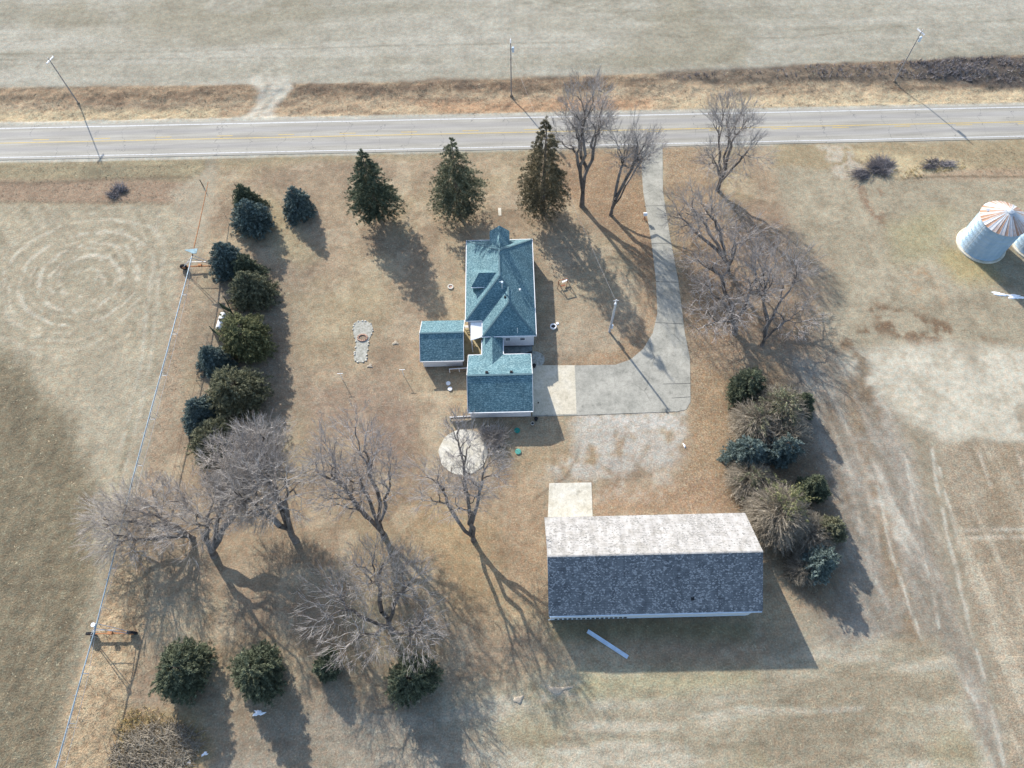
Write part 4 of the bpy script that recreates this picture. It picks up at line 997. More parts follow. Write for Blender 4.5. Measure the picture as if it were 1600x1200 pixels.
EV = 'blue and green spruces along the left boundary'
def W2(px, v): return px*.5*SC(800, v)*1.0
rows = [ # label, base px, width px, height m, profile, material, group
 ('blue spruce at the top of the left boundary row', (400, 356), 66, 7.4, 'cone', 'needle_blue', EV),
 ('dark green spruce tucked behind the top blue spruce', (392, 328), 50, 6.6, 'cone', 'needle_green', EV),
 ('solitary small spruce on the lawn between the boundary row and the roadside pines', (470, 333), 54, 6.8, 'cone', 'needle_blue', EV),
 ('dark blue-green spruce by the upper irrigation tower', (366, 422), 64, 7.4, 'cone', 'needle_blue', EV),
 ('green spruce overlapping the one by the upper irrigation tower', (392, 432), 52, 6.2, 'cone', 'needle_green', EV),
 ('pale-tipped spruce just above the propane tank', (402, 466), 76, 7.4, 'cone', 'needle_grey', EV),
 ('olive-topped round evergreen shading the propane tank', (394, 542), 80, 7.6, 'round', 'needle_olive', EV),
 ('small dark blue spruce below the propane tank', (342, 573), 64, 6.0, 'cone', 'needle_blue', EV),
 ('largest grey-green round evergreen low in the boundary row', (380, 625), 84, 8.2, 'round', 'needle_grey', EV),
 ('dark blue spruce at the outer left of the row, beside the largest', (324, 657), 70, 6.6, 'cone', 'needle_blue', EV),
 ('olive-green bushy evergreen at the bottom of the boundary row', (344, 697), 74, 5.6, 'round', 'needle_grey', EV),
 ('round dark cedar leftmost of the bottom evergreens', (300, 1050), 84, 7.2, 'round', 'needle_green', 'evergreens along the bottom'),
 ('round dark cedar with bare twigs over it, second of the bottom evergreens', (414, 1054), 78, 7.2, 'round', 'needle_green', 'evergreens along the bottom'),
 ('tiny cedar half hidden under the sprawling bare tree', (516, 1042), 40, 4, 'round', 'needle_green', 'evergreens along the bottom'),
 ('dark cedar rightmost of the bottom evergreens', (648, 1062), 72, 6.8, 'round', 'needle_green', 'evergreens along the bottom'),
 ('dark spruce at the upper left corner of the right windbreak', (1160, 616), 58, 6.5, 'round', 'needle_green', 'windbreak evergreens on the right'),
 ('dark green evergreen on the field side of the windbreak', (1244, 642), 46, 5.5, 'cone', 'needle_green', 'windbreak evergreens on the right'),
 ('wide green evergreen across the middle of the windbreak, left side', (1160, 718), 62, 6, 'round', 'needle_blue', 'windbreak evergreens on the right'),
 ('blue-green evergreen in the middle of the windbreak, field side', (1216, 712), 50, 6, 'round', 'needle_blue', 'windbreak evergreens on the right'),
 ('dark evergreen right of the brown thicket ball', (1262, 770), 52, 6, 'cone', 'needle_green', 'windbreak evergreens on the right'),
 ('yellow-green small evergreen low on the field side of the windbreak', (1288, 835), 44, 5, 'round', 'needle_grey', 'windbreak evergreens on the right'),
 ('bluish spruce at the bottom end of the windbreak', (1270, 884), 56, 5.6, 'round', 'needle_blue', 'windbreak evergreens on the right'),
]
for k, (lb, bp, wp, hh, pf, mt, gp_n) in enumerate(rows):
    conifer('cedar_tree' if 'cedar' in lb else ('spruce_tree' if 'spruce' in lb else 'evergreen_tree'), lb, 'tree', bp, wp*.5*SC(*bp)*1.0, hh, pf, mt, 100+k, gp_n,
            nb=int(320+wp*3.6), m=15 if wp > 60 else 12, nbl=9, droop=.15+.25*((k*37) % 10)/10)
PN = 'tall pines along the road'
conifer('pine_tree', 'full dark pine leftmost of the three by the road', 'tree', (592, 341), 38*SC(592, 341), 16.6, 'column', 'needle_green', 201, PN, nb=700, m=15, nbl=9, z0=.12, droop=.35, gaps=2.)
conifer('pine_tree', 'pointed dark pine in the middle of the three by the road', 'tree', (718, 338), 42*SC(718, 338), 18.6, 'column', 'needle_grey', 202, PN, nb=820, m=15, nbl=7, z0=.12, droop=.4, gaps=1.)
conifer('pine_tree', 'thin brownish pine rightmost of the three, against the bare trees', 'tree', (848, 331), 44*SC(848, 331), 22, 'column', 'needle_brown', 203, PN, nb=760, m=14, nbl=8, z0=.1, droop=.5, gaps=3.)
# --- dying, twiggy evergreens of the windbreak: dense dead branches in a ball
def thicket(label, base, r, h, seed, mat='twig_tan', top=None, tips=1100, name='dying_evergreen'):
    rs = np.random.default_rng(seed); b = P(*base)[:2]; o = thing(name, label, 'tree', (b[0], b[1], 0), 'half-dead evergreens in the windbreak')
    B = np.array([b[0], b[1], 0]); n = tips
    az = rs.random(n)*2*PI; el = np.arcsin(rs.random(n)**.9); z0 = rs.uniform(.1, .6, n)*h
    st = B+np.stack([np.zeros(n), np.zeros(n), z0], 1)
    L = rs.uniform(.75, 1.08, n); d = np.stack([np.cos(az)*np.cos(el)*r, np.sin(az)*np.cos(el)*r, np.sin(el)*(h*.62)], 1)*L[:, None]
    en = st*np.array([1, 1, .5])+d
    mid = (st*.45+en*.55)+rs.normal(0, .18, (n, 3)); mid[:, 2] += .15
    segA = [st, mid]; segB = [mid, en]; ra = [np.full(n, .035), np.full(n, .025)]; rb = [np.full(n, .025), np.full(n, .012)]
    for j in range(4):
        f = rs.uniform(.3, 1, (n, 1)); s = mid*(1-f)+en*f; dd = (en-mid); dd /= np.linalg.norm(dd, axis=1, keepdims=True); dd = dd+rs.normal(0, .5, (n, 3)); dd /= np.linalg.norm(dd, axis=1, keepdims=True)
        segA.append(s); segB.append(s+dd*rs.uniform(.35, .9, (n, 1))); ra.append(np.full(n, .018)); rb.append(np.full(n, .008))
    v, f = tubes_np(np.concatenate(segA), np.concatenate(segB), np.concatenate(ra), np.concatenate(rb), 3)
    v[:, 2] = np.maximum(v[:, 2], .02)
    np_mesh('branches', v, [f], M[mat], o, tint=np.repeat(np.tile(rs.random(n), 6), 6))
    v1, f1 = tubes_np([[b[0], b[1], -.2]], [[b[0], b[1], h*.85]], [.18], [.05], 8); np_mesh('trunk', v1, [f1], M['bark'], o, tint=np.full(len(v1), .4))
    if top:
        v, f, ti = needles(rs, h*1.03, r*.9, 'round', nb=top[1], m=9, nbl=6, z0=top[2]); off = np.array([top[3], top[4], 0]) if len(top) > 3 else 0
        np_mesh('crown', v+B+off, [f], M[top[0]], o, tint=ti)
    return o
thicket('grey-brown half-dead evergreen at the top of the windbreak with green tips', (1208, 655), 4.4, 7.5, 301, top=('needle_grey', 110, .5), tips=1500)
thicket('twiggy half-dead evergreen on the left flank of the windbreak', (1172, 672), 4.0, 6.5, 302, top=('needle_grey', 60, .1), tips=1400)
thicket('small twiggy evergreen right above the brown ball', (1166, 755), 3.6, 5., 303, top=('needle_grey', 70, .2), tips=1300)
thicket('big brown ball-shaped half-dead evergreen touching the barn corner', (1204, 815), 5.0, 8., 304, top=('needle_olive', 45, .72, .8, 1.2), tips=2400)
thicket('thin grey thicket tree between the brown ball and the blue spruce', (1256, 842), 3.6, 5, 305, 'twig_tan', tips=1100)
thicket('sparse grey thicket at the feet of the bottom blue spruce', (1250, 892), 2.4, 3, 306, 'twig_tan', tips=600)
thicket('dark tangle of dead branches behind the middle evergreens', (1222, 690), 3.8, 6, 307, 'twig_tan', tips=1200)

# --- shrubs, brush, dry grass
def shrub(label, base, rx, ry, h, seed, mat, n=700, name='bare_shrub', group=None, tipr=.02, tangle=False, cat='shrub'):
    rs = np.random.default_rng(seed); b = P(*base)[:2]; o = thing(name, label, cat, (b[0], b[1], 0), group)
    c = rs.normal(0, .45, (n, 2)); cc_ = rs.normal(0, .5, (6, 2)); c = cc_[rs.integers(6, size=n)]+c*.5; st = np.stack([b[0]+c[:, 0]*rx*.7, b[1]+c[:, 1]*ry*.7, np.zeros(n)], 1)
    d = np.stack([c[:, 0]*rx*.5, c[:, 1]*ry*.5, np.full(n, h*.6)], 1)*rs.uniform(.5, 1.2, (n, 1))+rs.normal(0, .25*h, (n, 3))
    if tangle:                                    # cut branches lying every way in overlapping bundles
        q = rs.uniform(-1, 1, (n, 2)); q = q[(q**2).sum(1) < 1]; q = q[rs.integers(len(q), size=n)]; bun = rs.integers(14, size=n); bd = rs.random(14)*PI
        st = np.stack([b[0]+q[:, 0]*rx, b[1]+q[:, 1]*ry, rs.uniform(0, h, n)*(1-(q**2).sum(1)*.8)], 1); aa = bd[bun]+rs.normal(0, .45, n); ll = rs.uniform(.5, 1.9, n)
        d = np.stack([np.cos(aa)*ll, np.sin(aa)*ll*.8, rs.normal(0, .16, n)], 1)
    mid = st+d*.5+rs.normal(0, .08, (n, 3)); en = st+d
    sA = [st, mid]; sB = [mid, en]; ra = [np.full(n, tipr*1.3), np.full(n, tipr)]; rb = [np.full(n, tipr), np.full(n, tipr*.5)]
    for j in range(3):
        dd = rs.normal(0, .3, (n, 3))+np.array([0, 0, .1]); sA.append(mid); sB.append(mid+dd*h*.6); ra.append(np.full(n, tipr)); rb.append(np.full(n, tipr*.4))
    v, f = tubes_np(np.concatenate(sA), np.concatenate(sB), np.concatenate(ra), np.concatenate(rb), 3)
    v[:, 2] = np.maximum(v[:, 2], -.3)
    np_mesh('stems', v, [f], M[mat], o, tint=np.repeat(np.tile(rs.random(n), 5), 6)); return o
shrub('dark grey bare shrub in tall straw grass beside the highway, larger one', (1382, 266), 4.4, 3.2, 1.1, 401, 'scrub', 1300)
shrub('low grey bare shrub right of the larger roadside one', (1466, 254), 3.6, 1.4, .7, 402, 'scrub', 700)
shrub('small tangled bush on the left road verge', (183, 304), 2.2, 1.5, 1.1, 403, 'scrub', 420)
bp_ = shrub('heap of pruned branches and brush at the bottom left', (246, 1176), 5.6, 3.4, .8, 404, 'twig_tan', 1700, 'brush_pile', tipr=.022, tangle=True, cat='brush pile')
shrub('twiggy little bush overhanging the right edge of the round pad', (762, 690), 2.6, 2.2, 2.6, 405, 'twig_grey', 420)
def tufts(name, polys, dens, hgt, seed, mat='drygrass', lean=.5, wid=.06):
    """dry grass blades spread over areas; one object"""
    rs = np.random.default_rng(seed); Ps = []
    for pts, dn in polys:
        w = np.array([P(*p)[:2] for p in pts]); x0, y0_ = w.min(0); x1, y1 = w.max(0); n = int((x1-x0)*(y1-y0_)*dens*dn)
        q = np.stack([rs.uniform(x0, x1, n), rs.uniform(y0_, y1, n)], 1); ins = np.zeros(n, bool)
        for k in range(len(w)):
            a = w[k]; b = w[(k+1) % len(w)]
            ins ^= ((a[1] > q[:, 1]) != (b[1] > q[:, 1])) & (q[:, 0] < (b[0]-a[0])*(q[:, 1]-a[1])/(b[1]-a[1]+1e-12)+a[0])
        q = q[ins]; cl = fbm(q[:, 0], q[:, 1], 2.5, seed, 3); q = q[rs.random(len(q)) < sstep((cl-.3)/.3)]; Ps.append(q)
    q = np.concatenate(Ps); n = len(q)
    i = np.clip(np.searchsorted(XS, q[:, 0]), 1, len(XS)-1); j = np.clip(np.searchsorted(YS, q[:, 1]), 1, len(YS)-1); z = gz.reshape(GX.shape)[i, j]
    b = np.stack([q[:, 0], q[:, 1], z-.03], 1); k = 4; b = np.repeat(b, k, 0)+np.concatenate([rs.normal(0, .09, (n*k, 2)), np.zeros((n*k, 1))], 1)
    d = np.concatenate([rs.normal(0, lean, (n*k, 2)), np.ones((n*k, 1))], 1); d /= np.linalg.norm(d, axis=1, keepdims=True); d *= rs.uniform(.5, 1.2, (n*k, 1))*hgt
    W = np.cross(d, rs.normal(0, 1, d.shape)); W /= np.linalg.norm(W, axis=1, keepdims=True); W *= wid
    v = np.stack([b-W, b+W, b+d], 1).reshape(-1, 3); f = np.arange(n*k*3).reshape(-1, 3)
    o = np_mesh(name, v, [f], M[mat], tint=np.repeat(np.repeat(rs.random(n), k)*.7+rs.random(n*k)*.3, 3)); return tag(o, kind='stuff')
tufts('dry_grass', [([(-60, 140), (380, 136), (380, 182), (-60, 192)], .7), ([(450, 134), (1000, 118), (1400, 104), (1700, 100), (1700, 158), (1000, 174), (440, 184)], .8), ([(-60, 262), (320, 256), (290, 316), (-60, 318)], .5),
      ([(1340, 240), (1700, 226), (1700, 274), (1400, 282), (1350, 276)], .5), ([(1395, 262), (1500, 250), (1520, 262), (1410, 282)], 1.5)], 5, .2, 501, wid=.035)
tufts('straw_grass', [([(100, 1195), (150, 990), (190, 860), (244, 860), (232, 990), (212, 1190)], 1.), ([(285, 420), (312, 420), (262, 700), (232, 850), (200, 840), (255, 600)], .35), ([(200, 1120), (260, 1105), (320, 1130), (330, 1190), (200, 1200)], 1.4)], 4.5, .18, 502, wid=.035)
M['goldgrass'] = tint_mat('golden_grass', (.26,.19,.08), (.58,.46,.22), .95, .25, .5)
tufts('golden_grass', [([(196, 1112), (235, 1104), (290, 1122), (318, 1140), (300, 1150), (240, 1140), (215, 1165), (185, 1170)], 2.2), ([(185, 1120), (320, 1125), (335, 1180), (300, 1230), (170, 1230)], .5), ([(1395, 264), (1500, 252), (1515, 262), (1410, 281)], .8)], 7, .55, 505, 'goldgrass', .6, .035)
tufts('lawn_tufts', [(LW, .28), ([(1210, 240), (1600, 230), (1600, 540), (1300, 540)], .25), ([(1036, 240), (1041, 300), (1052, 370), (1065, 440), (1075, 520), (1083, 560), (1084, 632), (1077, 638), (1076, 560), (1068, 520), (1057, 440), (1045, 370), (1034, 300), (1033, 240)], 2.5), ([(996, 235), (1001, 300), (1014, 380), (1021, 440), (1023, 490), (1016, 520), (1001, 545), (960, 567), (900, 568), (900, 573), (964, 572), (1008, 547), (1023, 520), (1030, 490), (1028, 440), (1021, 380), (1008, 300), (1002, 235)], 2.5), ([(905, 646), (1060, 640), (1060, 646), (905, 652)], 2.), (BF, .12)], 4.5, .13, 503, wid=.03)
tufts('ditch_scrub', [([(1020, 118), (1200, 110), (1290, 101), (1400, 97), (1400, 120), (1250, 122), (1020, 124)], .35), ([(1400, 95), (1600, 86), (1700, 84), (1700, 134), (1440, 122), (1400, 120)], 1.)], 5, .8, 504, 'scrub', .6, .05)

# ------------------------------------------------------------------ utility poles
def utility_pole(label, base, h, arm=None, transformer=False, top_kink=0):
    b = P(*base); o = thing('utility_pole', label, 'utility pole', (b[0], b[1], 0), 'utility poles along the highway')
    MB().tube([(b[0], b[1], -.8), (b[0], b[1], h)], [.14, .085], 10).build('pole', M['polewood'], o)
    if arm:
        dx, dy, z = arm
        ar = MB().bar((b[0]-dx, b[1]-dy+.16, z), (b[0]+dx, b[1]+dy+.16, z), .2, .16).build('crossarm', M['trim'], o)
        for s in (-.92, -.45, .45, .92): MB().tube([(b[0]+dx*s, b[1]+dy*s+.16, z+.07), (b[0]+dx*s, b[1]+dy*s+.16, z+.28)], [.06, .045], 8).build('insulator', M['trim'], ar)
    MB().tube([(b[0], b[1], h), (b[0], b[1], h+.25)], [.06, .04], 8).build('insulator', M['trim'], o)
    if transformer:
        tr = MB().tube([(b[0]+.42, b[1]-.1, h-2.3), (b[0]+.42, b[1]-.1, h-1.4), (b[0]+.42, b[1]-.1, h-1.3)], [.25, .25, .16], 14).build('transformer', M['bluemetal'], o)
        MB().bar((b[0], b[1], h-1.8), (b[0]+.25, b[1]-.05, h-1.8), .08).build('bracket', M['iron'], tr)
    MB().disc((b[0], b[1]), .38, 12, -.3, .08, .25).build('soil_collar', M['wood'], o)
    return o
utility_pole('weathered utility pole with pale crossarm at the far left of the highway', (122, 160.5), 10.4, arm=(.35, 1.05, 9.9))
utility_pole('upright utility pole with a small transformer in the middle of the far ditch', (799, 148.5), 12.4, arm=(.0, .55, 12.2), transformer=True)
utility_pole('leaning-looking utility pole with white crossarm and transformer at upper right', (1398, 126), 11.4, arm=(.42, -.95, 10.9), transformer=True)
# ---- yard pole
yb = P(952, 518.5); yp = thing('yard_pole', 'pale grey service pole with meter box standing in the lawn inside the drive bend', 'utility pole', (yb[0], yb[1], 0))
MB().tube([(yb[0], yb[1], -.3), (yb[0]+.1, yb[1]+.05, 9.2)], [.19, .12], 10).build('pole', M['greypole'], yp)
MB().box((yb[0]+.16, yb[1]-.2, 1.2), (yb[0]+.42, yb[1]+.1, 2.1)).build('meter_box', M['bluemetal'], yp)
MB().tube([(yb[0]+.22, yb[1], 2.1), (yb[0]+.24, yb[1], 8.6)], .04, 6).build('conduit', M['metal'], yp)
MB().bar((yb[0]-.35, yb[1], 9.0), (yb[0]+.5, yb[1]+.05, 9.0), .07).build('bracket', M['metal'], yp)
lm = MB().tube([(yb[0]-.05, yb[1]-.05, 9.0), (yb[0]-.1, yb[1]-.5, 9.1)], .03, 6).build('lamp_arm', M['metal'], yp)
MB().tube([(yb[0]-.1, yb[1]-.5, 9.12), (yb[0]-.1, yb[1]-.5, 8.85)], [.12, .2], 10).build('lamp_head', M['trim'], lm)
p2 = P(799, 148.5); pts = []
for k in range(17):
    s = k/16; pts.append((yb[0]*(1-s)+p2[0]*s, yb[1]*(1-s)+p2[1]*s, 9.0*(1-s)+10.0*s-4*s*(1-s)*1.1))
tag(MB().tube(pts, .011, 5).build('service_wire', M['greypole']), 'thin service wire running from the yard pole toward the highway', 'wire')

# ------------------------------------------------------------------ irrigation pivot
PZ = 4.55
pv = thing('irrigation_pivot', 'long galvanised centre-pivot irrigation line on wheeled towers along the field edge', 'irrigation machine', tuple(P(178, 990)))
path = [(300, 400), (290, 440), (262, 545), (236, 640), (208, 745), (180, 860), (150, 978), (118, 1090), (88, 1198), (60, 1300)]
pp = [P(u, v, PZ+.35*math.sin(PI*min(k, 6)/6)) for k, (u, v) in enumerate(path)]
pipe = MB().tube([tuple(p) for p in pp], .085, 10).build('pipe', plain('galvanised_pipe', (.30,.37,.41), .5, .25, 1.5, metal=.2), pv)
d = pp[6]-pp[0]; d /= np.linalg.norm(d); side = np.array([d[1], -d[0], 0]); side = side/np.linalg.norm(side)
def along(s): # s metres from tower one
    L = 0
    for k in range(len(pp)-1):
        l = np.linalg.norm(pp[k+1]-pp[k])
        if s <= L+l or k == len(pp)-2: return pp[k]+(pp[k+1]-pp[k])*((s-L)/l)
        L += l
total = sum(np.linalg.norm(pp[k+1]-pp[k]) for k in range(6))
def truss(s0, s1, n, dep):
    for sg in (-1, 1):
        prev = along(s0)-np.array([0, 0, .1]); rod = MB()
        for k in range(1, n):
            s = s0+(s1-s0)*k/n; p = along(s); lo = p+side*sg*.42-np.array([0, 0, dep*math.sin(PI*k/n)**.7]); rod.tube([tuple(prev), tuple(lo)], .018, 5, False); prev = lo
        rod.tube([tuple(prev), tuple(along(s1)-np.array([0, 0, .1]))], .018, 5, False); rod.build('truss_rod', M['metal'], pv)
    for k in range(1, n):
        s = s0+(s1-s0)*k/n; p = along(s); dz_ = dep*math.sin(PI*k/n)**.7; st = MB()
        for sg in (-1, 1): st.bar(tuple(p), tuple(p+side*sg*.42-np.array([0, 0, dz_])), .05)
        st.bar(tuple(p+side*.42-np.array([0, 0, dz_])), tuple(p-side*.42-np.array([0, 0, dz_])), .05); st.build('strut', M['metal'], pv)
truss(.3, total, 8, 1.1); truss(total, total+40, 7, 1.2)
for k in range(1, 22):
    s = k*total/17+1.2; p = along(s); sg = 1 if k % 2 else -1
    MB().tube([tuple(p+np.array([0, 0, .05])), tuple(p+side*.28*sg+np.array([0, 0, .22])), tuple(p+side*.34*sg-np.array([0, 0, .6])), tuple(p+side*.34*sg-np.array([0, 0, 2.0]))], .022, 6).build('drop_hose', M['metal'], pv)
def wheel(c, r, ax, parent):
    ax = np.array(ax)/np.linalg.norm(ax); c = np.array(c)
    a = c-ax*.16; b = c+ax*.16
    ty = MB().tube([tuple(a), tuple(c-ax*.13), tuple(c+ax*.13), tuple(b)], [r*.86, r, r, r*.86], 22)
    tdir = np.array([-ax[1], ax[0], 0])
    for k in range(18):
        an = 2*PI*k/18; q = c+(tdir*math.cos(an)+np.array([0, 0, 1])*math.sin(an))*(r+.015); ty.bar(tuple(q-ax*.15), tuple(q+ax*.15), .09, .05)
    w_ = ty.build('wheel', M['rubber'], parent)
    MB().tube([tuple(c-ax*.18), tuple(c+ax*.18)], r*.5, 14).build('rim', M['rustpaint'], w_)
def tower(gc, top, half, ext_=0, beam_mat='rustpaint'):
    """base beam runs across the line; legs rise to the pipe"""
    g0 = np.array([gc[0], gc[1], 0]); ax = np.array([1, .0, 0])
    a = g0-ax*half+np.array([0, 0, .75]); b = g0+ax*half+np.array([0, 0, .75])
    MB().bar(tuple(a), tuple(b), .16, .2).build('base_beam', M[beam_mat], pv)
    lg = MB()
    for e in (a, b):
        lg.bar(tuple(e+np.array([0, .12, 0])), tuple(top+np.array([0, .3, -.1])), .07); lg.bar(tuple(e-np.array([0, .12, 0])), tuple(top-np.array([0, .3, .1])), .07)
    lg.bar(tuple(a*.55+top*.45), tuple(b*.55+top*.45), .06)
    lg.build('tower_leg', M['metal'], pv)
    MB().box(tuple(g0+np.array([-.3, -.2, .86])), tuple(g0+np.array([.3, .2, 1.2]))).build('gearbox', M['rustpaint'], pv)
    for e in (a, b): wheel(tuple(e*np.array([1, 1, 0])+np.array([0, .02, .62])), .62, (0, 1, 0), pv)
g2 = P(178, 991); tower(g2, pp[6], 2.75)
g1 = P(316, 420); tower(g1, pp[0]+np.array([0, 0, -.1]), 3.0)
MB().disc((pp[6][0]-.25, pp[6][1]+.1), .28, 12, pp[6][2]-.1, pp[6][2]+.35).build('control_box', M['white'], pv)
# triangular end panel and the rusty overhang boom
q = P(300, 391, 4.9); MB().slab([(q[0]-1.3, q[1]+.1), (q[0]+.9, q[1]+.35), (q[0]+.9, q[1]-.7), (q[0]+.3, q[1]-.75)], 4.85, 4.95).build('end_panel', plain('teal_panel', (.16,.27,.31), .5, .3, 2), pv)
MB().tube([tuple(pp[0]), tuple(P(311, 352, 4.3)), tuple(P(321, 304, 4.1)), tuple(P(325, 285, 4.0))], [.09, .08, .07, .06], 8).build('overhang_boom', M['rustpaint'], pv)
MB().bar(tuple(P(325, 285, 4.0)), tuple(P(325, 283, 3.0)), .06).build('end_gun', M['iron'], pv)

# ------------------------------------------------------------------ propane tank and screens
ta, tb = P(348.5, 491, 1.0), P(342, 513, 1.0); tc_ = (ta+tb)/2
tk = thing('propane_tank', 'white horizontal propane tank between two lattice screens', 'propane tank', (tc_[0], tc_[1], 0))
dv = (tb-ta)/np.linalg.norm(tb-ta); pts = []; rs_ = []
for s, r_ in ((-.28, .12), (-.2, .32), (-.08, .44), (.06, .5)): pts.append(tuple(ta+dv*s)); rs_.append(r_)
for s, r_ in ((-.06, .5), (.08, .44), (.2, .32), (.28, .12)): pts.append(tuple(tb+dv*s)); rs_.append(r_)
MB().tube(pts, rs_, 18).build('body', M['white'], tk, True)
MB().disc((tc_[0], tc_[1]), .2, 12, 1.45, 1.68).build('valve_dome', M['iron'], tk)
for e in (ta+dv*.45, tb-dv*.45): MB().box((e[0]-.45, e[1]-.1, 0), (e[0]+.45, e[1]+.1, .62)).build('leg', M['stone'], tk)
def lattice(label, a, b, h):
    a = P(*a); b = P(*b); o = thing('lattice_screen', label, 'screen', ((a[0]+b[0])/2, (a[1]+b[1])/2, 0), 'lattice screens around the propane tank')
    n = 14; mb = MB(); d_ = b-a; d_ /= np.linalg.norm(d_)
    for k in range(n): p = a+(b-a)*(k+.5)/n; mb.bar((p[0], p[1], .1), (p[0], p[1], h-.06), .1, .03)
    for z in (.3, h*.5, h-.15): mb.bar((a[0], a[1]-.03, z), (b[0], b[1]-.03, z), .04, .1)
    mb.build('panel', M['trellis'], o)
    for p in (a, b): MB().bar((p[0], p[1], 0), (p[0], p[1], h), .1).build('post', M['trellis'], o)
lattice('dark green lattice screen above the propane tank', (348, 482), (365, 492), 1.9)
lattice('dark green lattice screen returning along the upper evergreen side of the tank', (355, 473), (364, 490), 1.9)
lattice('brown-green lattice screen at the lower end of the propane tank', (333, 518), (345, 528), 1.7)

# ------------------------------------------------------------------ fences and small yard things
def fence(label, a, b, h, name='white_fence', panel=True):
    h *= .75
    a = P(*a); b = P(*b); o = thing(name, label, 'fence', ((a[0]+b[0])/2, (a[1]+b[1])/2, 0)); n = max(2, int(np.linalg.norm(b-a)/1.2)+1)
    if panel: MB().bar((a[0], a[1], h*.5+.05), (b[0], b[1], h*.5+.05), .04, h-.15).build('panel', M['wood'], o)
    else:
        for z in (h*.35, h*.65, h-.08): MB().bar((a[0], a[1], z), (b[0], b[1], z), .05, .09).build('rail', M['trim'], o)
    MB().bar((a[0], a[1], h), (b[0], b[1], h), .12, .06).build('cap_rail', M['trim'], o)
    for k in range(n): p = a+(b-a)*k/(n-1); MB().bar((p[0], p[1], 0), (p[0], p[1], h+.08), .11).build('post', M['trim'], o)
fence('white panel fence between the shed and the garage', (703, 582), (733, 580), 1.5)
fence('white panel fence running left from the near corner of the garage', (704, 656), (737, 654), 1.3)
fence('short white railing between the shed and the porch canopy', (726, 514), (736, 513), 1.1, 'white_railing', False)
fence('white handrail going down beside the patio', (738, 533), (739, 550), 1.0, 'white_railing', False)
def lid(name, label, px, r, mat, group, rim=None):
    p = P(*px); o = thing(name, label, 'lid', (p[0], p[1], 0), group); MB().disc(p, r*.9, 20, -.05, .12).build('riser', M[rim or mat], o)
    MB().tube([(p[0], p[1], .12), (p[0], p[1], .17), (p[0], p[1], .21)], [r, r, r*.5], 22).build('cover', M[mat], o)
lid('septic_lid', 'upper of the two white round covers left of the garage', (700.5, 599.5), .36, 'trim', 'white round covers')
lid('septic_lid', 'lower of the two white round covers left of the garage', (703.2, 608), .36, 'trim', 'white round covers')
lid('septic_lid', 'dark green round lid nearer the garage wall', (808, 673), .46, 'greenlid', 'green round lids below the garage')
lid('septic_lid', 'faded light green round lid farther from the garage', (809.5, 706), .46, 'paleteal', 'green round lids below the garage')
def pot(label, px, r, h, mat, cat='pot', name='flower_pot'):
    p = P(*px); o = thing(name, label, cat, (p[0], p[1], 0)); MB().tube([(p[0], p[1], 0), (p[0], p[1], h)], [r*.8, r], 16, False).build('body', M[mat], o); MB().ring(p, r*.82, r*1.08, h-.06, h+.03, 16).build('rim', M[mat], o); MB().disc(p, r*.85, 14, .02, h*.75).build('soil', M['iron'], o)
pot('black pot beside the upper right corner of the garage', (834.5, 573), .3, .5, 'black')
pot('black pot below the lower right corner of the garage', (837.5, 656), .28, .5, 'black')
pot('pale grey bucket next to the lower black pot', (832, 663), .27, .4, 'stone', 'bucket', 'bucket')
pot('tiny dark bucket standing on the shaded apron', (841, 630), .1, .25, 'black', 'bucket', 'bucket')
p = P(704, 448.5); o = thing('planter_ring', 'weathered round planter ring on the lawn left of the house', 'planter', (p[0], p[1], 0)); MB().ring(p, .32, .52, -.02, .2, 20).build('ring', M['stone'], o); MB().disc(p, .33, 14, -.02, .1).build('soil', M['brick'], o)
p = P(864.5, 511); o = thing('fire_ring', 'white-rimmed fire ring in the house shadow', 'fire ring', (p[0], p[1], 0)); MB().ring(p, .38, .54, -.02, .32, 24).build('rim', M['trim'], o); MB().disc(p, .385, 18, -.02, .06).build('ash_bed', M['iron'], o)
p = P(871, 505.5); tag(MB().disc(p, .27, 18, 0, .12, .22).build('stepping_stone', M['trim']), 'small white round block touching the fire ring', 'stone')
# fire pit on the stone bed
p = P(566.5, 528); o = thing('fire_pit', 'little fire pit of tumbled pink bricks on the pale stone bed', 'fire pit', (p[0], p[1], 0))
rs = np.random.default_rng(5); mb = MB()
for k in range(13):
    a = 2*PI*k/13; q = np.array([p[0]+.75*math.cos(a), p[1]+.6*math.sin(a), .1]); t_ = np.array([-math.sin(a+rs.normal(0, .3)), math.cos(a), 0])*.2; mb.bar(tuple(q-t_), tuple(q+t_), .22, .2)
mb.build('brick_ring', M['brick'], o); MB().disc(p, .5, 16, 0, .07).build('ash_bed', M['wood'], o)
ed = MB(); wpts = [P(*q)[:2] for q in bed]
for k in range(len(wpts)):
    a, b = wpts[k], wpts[(k+1) % len(wpts)]; L = np.linalg.norm(b-a); nn = max(1, int(L/.45))
    for j in range(nn):
        if rs.random() < .25: continue
        q = a+(b-a)*(j+.5)/nn+rs.normal(0, .04, 2); s = rs.uniform(.1, .18); ed.tube([(q[0], q[1], -.02), (q[0], q[1], .08), (q[0], q[1], .14)], [s, s*1.05, s*.5], 7)
tag(ed.build('edging_stones', M['stone']), 'loose row of small stones edging the keyhole-shaped stone bed', 'edging stones')
# clothes posts
for px, lb in (((535.5, 593), 'white clothesline post left of the stone bed foot'), ((631, 587), 'white clothesline post standing alone left of the garage')):
    p = P(*px); o = thing('clothesline_post', lb, 'post', (p[0], p[1], 0), 'clothesline posts'); MB().tube([(p[0], p[1], -.1), (p[0], p[1], 2.0)], .05, 8).build('pole', M['trim'], o); MB().bar((p[0]-.45, p[1], 1.98), (p[0]+.45, p[1], 1.98), .07).build('crossbar', M['trim'], o)
